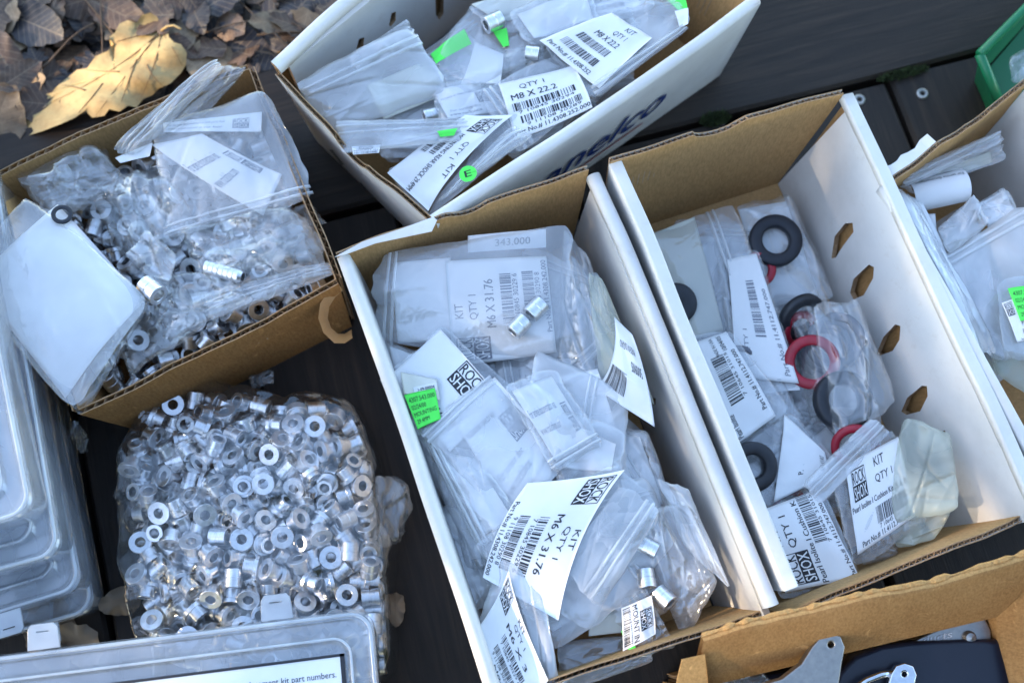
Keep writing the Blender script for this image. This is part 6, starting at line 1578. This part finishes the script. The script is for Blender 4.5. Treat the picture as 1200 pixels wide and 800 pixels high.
# film scraps on the boards
for (cs, lab) in (([(290, 442, .012), (318, 432, .016), (322, 448, .006), (296, 456, .006)], 'thin clear film scrap on the boards behind the bag of bushings'),
                  ([(84, 492, .02), (100, 505, .018), (104, 530, .004), (88, 522, .004)], 'thin clear film scrap hanging at the carton corner above the boards')):
    bag(lab, cs, 'film_thin', .003, (), None, crease=.004, wave=.003, name='film_scrap', cat='film scrap', res=20)

# ------------------------------------------------------------------ clear plastic organizers
def round_rect(w, l, r, n=8):
    """corners of a rounded rectangle, x 0..w (right edge at 0, going left), y 0..l"""
    pts = []
    for cx, cy, a0 in ((-r, r, -90), (-r, l-r, 0), (-w+r, l-r, 90), (-w+r, r, 180)):
        for k in range(n+1):
            a = R(a0+90*k/n)
            pts.append((cx+r*math.cos(a), cy+r*math.sin(a)))
    return pts

def loft(name, rings):
    """rings: list of (outline pts, z); stitched in order"""
    v, f = [], []
    n = len(rings[0][0])
    for pts, z in rings:
        v += [(x, y, z) for x, y in pts]
    for i in range(len(rings)-1):
        for j in range(n):
            j2 = (j+1) % n
            f.append((i*n+j, i*n+j2, (i+1)*n+j2, (i+1)*n+j))
    return v, f, n

def inset(pts, d, w, l):
    cx, cy = -w/2, l/2
    return [(cx+(x-cx)*(1-2*d/w), cy+(y-cy)*(1-2*d/l)) for x, y in pts]

def latch_mesh():
    out = [(-.0095, 0), (-.0085, .012), (-.0065, .0145), (.0065, .0145), (.0085, .012), (.0095, 0)]
    me = plate('latch', out, [[(-.004, .0095), (.004, .0095), (.004, .0108), (-.004, .0108)]], .0012, .0003)
    return me
LATCH = latch_mesh()
LATCH.materials.append(M['pp_rim'])

def organizer(corner, ang, w, l, h, z0, label, latches=(), sheet=False, tilt=(0, 0), div=True):
    """shallow compartment box: tray, lid with a raised frosted rim, latches; corner = front right corner (m)"""
    root = empty('parts_organizer', (corner[0], corner[1], z0))
    root.rotation_euler = (tilt[0], tilt[1], ang)
    tag(root, label, 'storage box')
    o0 = round_rect(w, l, .012)
    # tray
    rs = [(inset(o0, .004, w, l), 0.0), (inset(o0, .0025, w, l), .001), (inset(o0, .0012, w, l), h*.78), (inset(o0, .003, w, l), h*.78), (inset(o0, .0045, w, l), .003)]
    v, f, n = loft('tray', rs)
    f.append(tuple(range(n))[::-1]); f.append(tuple(4*n+k for k in range(n)))
    tr = link('tray', mesh('tray', v, f), M['pp'], root, smooth=False)
    if div:
        rnd = random.Random(int(w*1e4))
        for k in range(1, 4):
            me = boxes_mesh('divider', [((-w/2, l*k/4, h*.38), (w/2-.006, .0006, h*.35), 0)])
            link('divider', me, M['pp'], root)
        me = boxes_mesh('divider', [((-w*.5, l/2, h*.38), (.0006, l/2-.006, h*.34), 0)])
        link('divider', me, M['pp'], root)
    # lid: skirt, rounded rim bead, recessed top
    z = h*.78+.0008
    rs = [(o0, z), (o0, h-.002), (inset(o0, .001, w, l), h-.0004), (inset(o0, .0028, w, l), h), (inset(o0, .0045, w, l), h-.0004), (inset(o0, .0055, w, l), h-.002), (inset(o0, .0125, w, l), h-.0024),
          (inset(o0, .0140, w, l), h-.0002), (inset(o0, .0160, w, l), h-.0002), (inset(o0, .0175, w, l), h-.0026)]
    v, f, n = loft('lid', rs)
    f.append(tuple(9*n+k for k in range(n)))
    lid = link('lid', mesh('lid', v, f), M['pp'], root, smooth=False)
    bead = [(x, y, h-.0005) for x, y in inset(o0, .0022, w, l)]
    link('rim_bead', tube_mesh('rim_bead', bead, .0014, 6, True), M['pp_rim'], lid, smooth=True)
    bead = [(x, y, h-.0004) for x, y in inset(o0, .0150, w, l)]
    link('rim_bead', tube_mesh('rim_bead', bead, .0009, 6, True), M['pp_rim'], lid, smooth=True)
    for (x, y, a) in latches:
        q = LATCH.copy()
        la = link('latch', q, None, root)
        la.location = (x, y, h-.0015); la.rotation_euler = (R(-12), 0, a)
    return root, lid

# the stack of four
f_right = R(106-90)
stack = [((112, 716), .0015, .030, 'bottom clear plastic organizer of the stack beside the bag of bushings', ((112-40)*0, )),
         ((97, 690), .0325, .032, 'second clear plastic organizer from the bottom of the stack', ()),
         ((72, 650), .0655, .032, 'third clear plastic organizer from the bottom of the stack', ()),
         ((40, 600), .0985, .032, 'topmost clear plastic organizer of the stack', ())]
for i, (px, z0, h, lab, _) in enumerate(stack):
    p = at(px[0], px[1], z0+h)
    organizer(p, f_right+R((0, 1.0, -0.6, 1.4)[i]), .20, .27, h, z0, lab, latches=((-.05, .0005, math.pi),) if i != 0 else ((-.035, .0005, math.pi),))

# the organizer in front, resting on the bag, with its printed sheet
pf = at(436, 712, .094)
org, lid = organizer(pf - np.array([0, .0, 0]), R(7.0), .27, .19, .034, .060, 'clear plastic organizer with a printed parts sheet, lying over the bag of bushings', latches=(), div=True)
for c in list(org.children):
    pass
org.location = tuple(pf - Matrix.Rotation(R(7.0), 3, 'Z') @ Vector((0, .19, .034)))
for (u, v) in ((325, 722), (52, 758)):
    pw = at(u, v, .092)
    q = LATCH.copy()
    la = link('latch', q, None, org)
    loc = org.matrix_basis.inverted() @ Vector(pw)
    la.location = (loc.x, .1905, .032); la.rotation_euler = (R(10), 0, 0)
def sheet():
    w, l, h = .27, .19, .034
    x0, x1, y0, y1 = -w+.02, -.019, .03, l-.024
    z = h-.0020
    n = 2
    me = mesh('printed_sheet', [(x0, y0, z), (x1, y0, z), (x1, y1, z), (x0, y1, z)], [(0, 1, 2, 3)])
    sh = link('printed_sheet', me, M['paper'], org)
    def fm(x, y, o):
        x = np.asarray(x); y = np.asarray(y)
        return np.stack([x0+(x1-x0)*x, y1+(y0-y1)*y, z+o+0*x], -1)
    v, f = text_geo('See RockShox Spare Parts Catalog for replacement kit part numbers.', 0)
    W = x1-x0
    P3 = fm(.40+.575*v[:, 0], .105-.035*v[:, 1], .0002)
    link('lettering', mesh('lettering', P3, f), M['ink'], sh)
    rl = [(.0, .0, 1, .012), (.988, 0, 1.0, 1), (0, .155, 1, .163), (.74, .163, .744, 1), (.45, .163, .454, 1), (0, .3, 1, .305)]
    v, f = rects_geo(rl)
    a = np.array(v); P3 = fm(a[:, 0], a[:, 1], .0003)
    link('ruled_lines', mesh('ruled_lines', P3, f), M['ink'], sh)
sheet()

# ------------------------------------------------------------------ navy lettering on bin B
def bin_lettering():
    A = np.array([B_FR[0]*CM, B_FR[1]*CM, HB]); Bq = np.array([B_BR[0]*CM, B_BR[1]*CM, HB])
    a0 = np.array([bB[1][0]*CM, bB[1][1]*CM, 0]); b0 = np.array([bB[2][0]*CM, bB[2][1]*CM, 0])
    d = (Bq-A); L = np.linalg.norm(d); d /= L
    up = A-a0; up /= np.linalg.norm(up)
    nr = np.cross(d, up); nr /= np.linalg.norm(nr)
    if nr[1] > 0: nr = -nr
    base = a0 + nr*(0.0085+0.0032)
    def hit(u, v):
        x = plane_hit(u, v, base, nr)-base
        return np.array([np.dot(x, d), np.dot(x, up)])
    # lettering box: lower-left at (650,206), right tip at (788,98)
    p0 = hit(640, 222); p1 = hit(786, 116); pu = hit(775, 96)
    e1 = p1-p0; W = np.linalg.norm(e1); e1 /= W
    e2 = np.array([-e1[1], e1[0]]); hgt = 0.036
    v0, f0 = text_geo('anelco', 0)
    v, f = np.zeros((0, 2)), []
    for k, (sx, sy) in enumerate(((0, 0), (.008, .0))):
        f = f + [tuple(i+len(v) for i in q) for q in f0]; v = np.concatenate([v, v0+np.array([sx, sy])])
    def place(v, z):
        out = []
        for x, y in v:
            q = p0 + e1*(x*W + y*hgt*0.35) + e2*(y*hgt)
            out.append(ptBR(q[0]/L, q[1]/HB, 0.0085+z))
        return out
    link('lettering', mesh('lettering', place(v, .0011), f), M['ink_blue'], boxB)
    v, f = rects_geo([(0.0, -.34, .93, -.26)], 1)
    link('red_line', mesh('red_line', place(v, .0011), f), M['ink_red'], boxB)
    # printed grid on the end wall
    A2 = np.array([B_FL[0]*CM, B_FL[1]*CM, HB]); B2 = np.array([B_FR[0]*CM, B_FR[1]*CM, HB])
    c0 = np.array([bB[0][0]*CM, bB[0][1]*CM, 0]); d2 = (B2-A2)/np.linalg.norm(B2-A2); up2 = (A2-c0)/np.linalg.norm(A2-c0)
    n2 = np.cross(d2, up2); n2 /= np.linalg.norm(n2)
    if n2[0] > 0: n2 = -n2
    b2 = c0+n2*(.0035+.0052)
    def on_wall(u, v):
        x = plane_hit(u, v, b2, n2)-c0
        return ptBF(float(np.dot(x, d2))/np.linalg.norm(B2-A2), float(np.dot(x, up2))/(HB-.002), .0035+.0005)
    V, F = [], []
    def quad(pts):
        n = len(V); V.extend(on_wall(*p) for p in pts); F.append((n, n+1, n+2, n+3))
    rnd = random.Random(4)
    for i in range(11):
        for j in range(4):
            a = (422+i*4.4+j*1.8, 222+i*4.6+j*4.0+i*.5)
            if rnd.random() < .9: quad([a, (a[0]+2.6, a[1]+2.6), (a[0]+3.4, a[1]+4.8), (a[0]+.8, a[1]+2.4)])
    for i in range(8):
        a = (384+i*1.8, 183+i*2.2)
        quad([a, (a[0]+5, a[1]+1), (a[0]+6, a[1]+2.2), (a[0]+1, a[1]+1.4)])
    link('printed_marks', mesh('printed_marks', V, F), M['ink'], boxB)
bin_lettering()

# ------------------------------------------------------------------ levers and brackets in the worn carton
def flat_thing(name, outline, z, thick, mat, label, cat, holes=(), tilt=(0, 0, 0), bevel=.0008):
    c = np.mean([at(u, v, z) for u, v in outline], axis=0)
    o2 = [tuple((at(u, v, z)-c)[:2]) for u, v in outline]
    h2 = [[tuple((at(u, v, z)-c)[:2]) for u, v in h] for h in holes]
    me = plate(name, o2, h2, thick, bevel, 2)
    auto_smooth(me, 40)
    o = link(name, me, M[mat], loc=tuple(c)); o.rotation_euler = tilt
    tag(o, label, cat)
    return o
def circ(u, v, r, n=18): return [(u+r*math.cos(2*math.pi*k/n), v+r*math.sin(2*math.pi*k/n)) for k in range(n)]
flat_thing('bracket', [(846, 812), (880, 806), (915, 796), (938, 778), (950, 758), (958, 748), (970, 743), (981, 746), (986, 757), (983, 775), (980, 800), (978, 825), (850, 850)], .103, .006, 'grey_metal',
           'grey cast metal bracket with a hole in its raised tip', 'bracket', [circ(971, 754, 5.5)], (.1, .05, 0))
lc = flat_thing('lever_cover', [(975, 820), (985, 790), (1002, 772), (1030, 760), (1060, 756), (1120, 754), (1180, 753), (1188, 760), (1192, 785), (1196, 830)], .066, .012, 'black_plastic',
           'glossy navy black lever cover with rounded corner', 'lever cover', [circ(1170, 765, 4)], (.06, -.04, 0), .003)
flat_thing('lever', [(1030, 830), (1040, 806), (1044, 790), (1049, 781), (1058, 778), (1067, 781), (1071, 790), (1068, 800), (1062, 812), (1058, 830)], .080, .004, 'chrome',
           'polished silver lever end with a round eye', 'lever', [circ(1058, 789, 5)], (.05, 0, 0), .001)
rod = [at(u, v, .080)-at(1030, 795, .080) for u, v in ((1000, 808), (1015, 797), (1032, 790), (1046, 788))]
o = link('bent_rod', tube_mesh('bent_rod', rod, .0022, 10), M['chrome'], loc=tuple(at(1030, 795, .080)), smooth=True)
tag(o, 'bent polished steel rod beside the silver lever end', 'rod')
kn = flat_thing('metal_blade', [(1072, 752), (1090, 742), (1120, 730), (1144, 720), (1150, 722), (1158, 738), (1160, 756), (1110, 758)], .070, .003, 'grey_metal', 'dark grey metal blade with white lettering and a rivet', 'blade', (), (.1, 0, 0))
v_, f_ = text_geo('ducts', 1)
bm_ = []
c_ = np.array(kn.location)
for x, y in v_:
    bm_.append(at(1082+34*x, 754-8*x-9*y*1.0, .0722+.0006) - c_)
link('lettering', mesh('lettering', bm_, f_), M['paper'], kn)
me = lathe('rivet', [(0.0001, .004), (.003, .003), (.0042, .001), (.0042, -.001), (.0001, -.001)], 16); auto_smooth(me)
link('rivet', me, M['grey_metal'], kn, loc=tuple(at(1136, 746, .073)-c_))
bag('dark smoky bag in the corner of the worn carton', P4(.075, (838, 790), (884, 776), (908, 800), (850, 830)), 'film', .005, (), None, crease=.003, wave=.003)
# hidden junk under the levers
for (u, v, lab) in ((920, 815, 'dark lever body lying under the grey bracket'), (1120, 790, 'dark lever body lying under the navy cover')):
    flat_thing('brake_lever', [(u-60, v+10), (u-30, v-22), (u+40, v-30), (u+90, v-10), (u+80, v+40), (u-50, v+40)], .04, .02, 'black_plastic', lab, 'lever', (), (.1, .1, 0), .004)
bag('grey bag inside the green stacking bin', P4(.045, (1184, 66), (1230, 40), (1240, 100), (1186, 96)), 'film_milky', .006, (), None, crease=.003)

# ------------------------------------------------------------------ unseen trees added to shape the light: one filters sun, three block sky
def crown_mesh(height, spread, n, seed, leaf, low=.06, base=None, gaps=()):
    g = np.random.default_rng(seed)
    a, r, q = g.uniform(0, 2*math.pi, n), spread*np.sqrt(g.random(n)), g.random(n)
    P = np.stack([r*np.cos(a), r*np.sin(a), height*(low+(1-low)*q)], -1)
    P[:, :2] *= (0.75+0.35*np.sin(P[:, 2:3]*2.1+a[:, None]*3))          # lobes in the outline
    keep = np.ones(n)
    if base is not None:
        S = np.array(SUN_DIR); W = P+np.array(base)
        hit = W-S*(W[:, 2:3]/S[2])
        for (gx, gy, rx, ry, dens) in gaps:  # thin the crown along sun rays so chosen spots are lit
            k = ((hit[:, 0]-gx)/rx)**2+((hit[:, 1]-gy)/ry)**2
            keep = np.where(k < 1, np.minimum(keep, dens), keep)
    P = P[g.random(n) <= keep]
    n = len(P)
    d1 = g.normal(size=(n, 3)); d1 /= np.linalg.norm(d1, axis=1)[:, None]
    d2 = np.cross(d1, g.normal(size=(n, 3))); d2 /= np.linalg.norm(d2, axis=1)[:, None]
    s = (leaf*g.uniform(.6, 1.2, n))[:, None]
    V = np.stack([P-d1*s, P-d2*s*.45, P+d1*s, P+d2*s*.45], 1).reshape(-1, 3)
    me = bpy.data.meshes.new('crown')
    me.vertices.add(4*n); me.vertices.foreach_set('co', V.ravel().astype(np.float32))
    me.loops.add(4*n); me.loops.foreach_set('vertex_index', np.arange(4*n, dtype=np.int32))
    me.polygons.add(n); me.polygons.foreach_set('loop_start', np.arange(0, 4*n, 4, dtype=np.int32))
    me.update(calc_edges=True)
    me.materials.append(M['tree_leaf'])
    return me

def trunk_mesh(height):
    return tube_mesh('trunk', [(0, 0, -0.06), (.02, .01, height*.25), (-.03, .02, height*.55), (.02, -.02, height*.85)], [.10, .085, .06, .02], 10)

def tree(name, base, trunk, crown, label, group=None, rz=0.0):
    root = empty(name, base)
    root.rotation_euler = (0, 0, rz)
    tag(root, label, 'tree', group)
    link('trunk', trunk, M['bark'], root, smooth=True)
    link('crown', crown, None, root)

leafp = at(150, 75, .0)
S2 = Vector((SUN_DIR.x, SUN_DIR.y)).normalized()
sb = (S2.x*6.0, S2.y*6.0-.1, 0)
tree('added_sun_filter_tree', sb, trunk_mesh(1.2), crown_mesh(4.8, 2.2, 90000, 3, .05, base=sb, gaps=(  # added occluder, gaps aimed at yellow leaf, bins and bushing bag
    (.16, .20, .55, .28, .60),
    (leafp[0]+.02, leafp[1]-.005, .11, .06, 0.0), (-.08, .53, .05, .03, .2),
    (.36, .20, .24, .26, .50), (-.08, .10, .15, .15, .42), (-.16, .30, .10, .08, .60))), 'leafy tree added outside the picture to block and dapple the low sun')
ct, tt = crown_mesh(6.0, 2.1, 26000, 9, .12, .10), trunk_mesh(6.0)
for k, (a, d) in enumerate(((-38, 6.0), (-66, 6.6), (-92, 6.2))):  # added to cut sky light on faces turned to the camera
    tree('added_sky_block_tree', (d*math.cos(R(a)), d*math.sin(R(a)), 0), tt, ct, 'leafy tree added behind the photographer to block the sky, outside the picture', 'added trees behind the photographer', k*1.7)
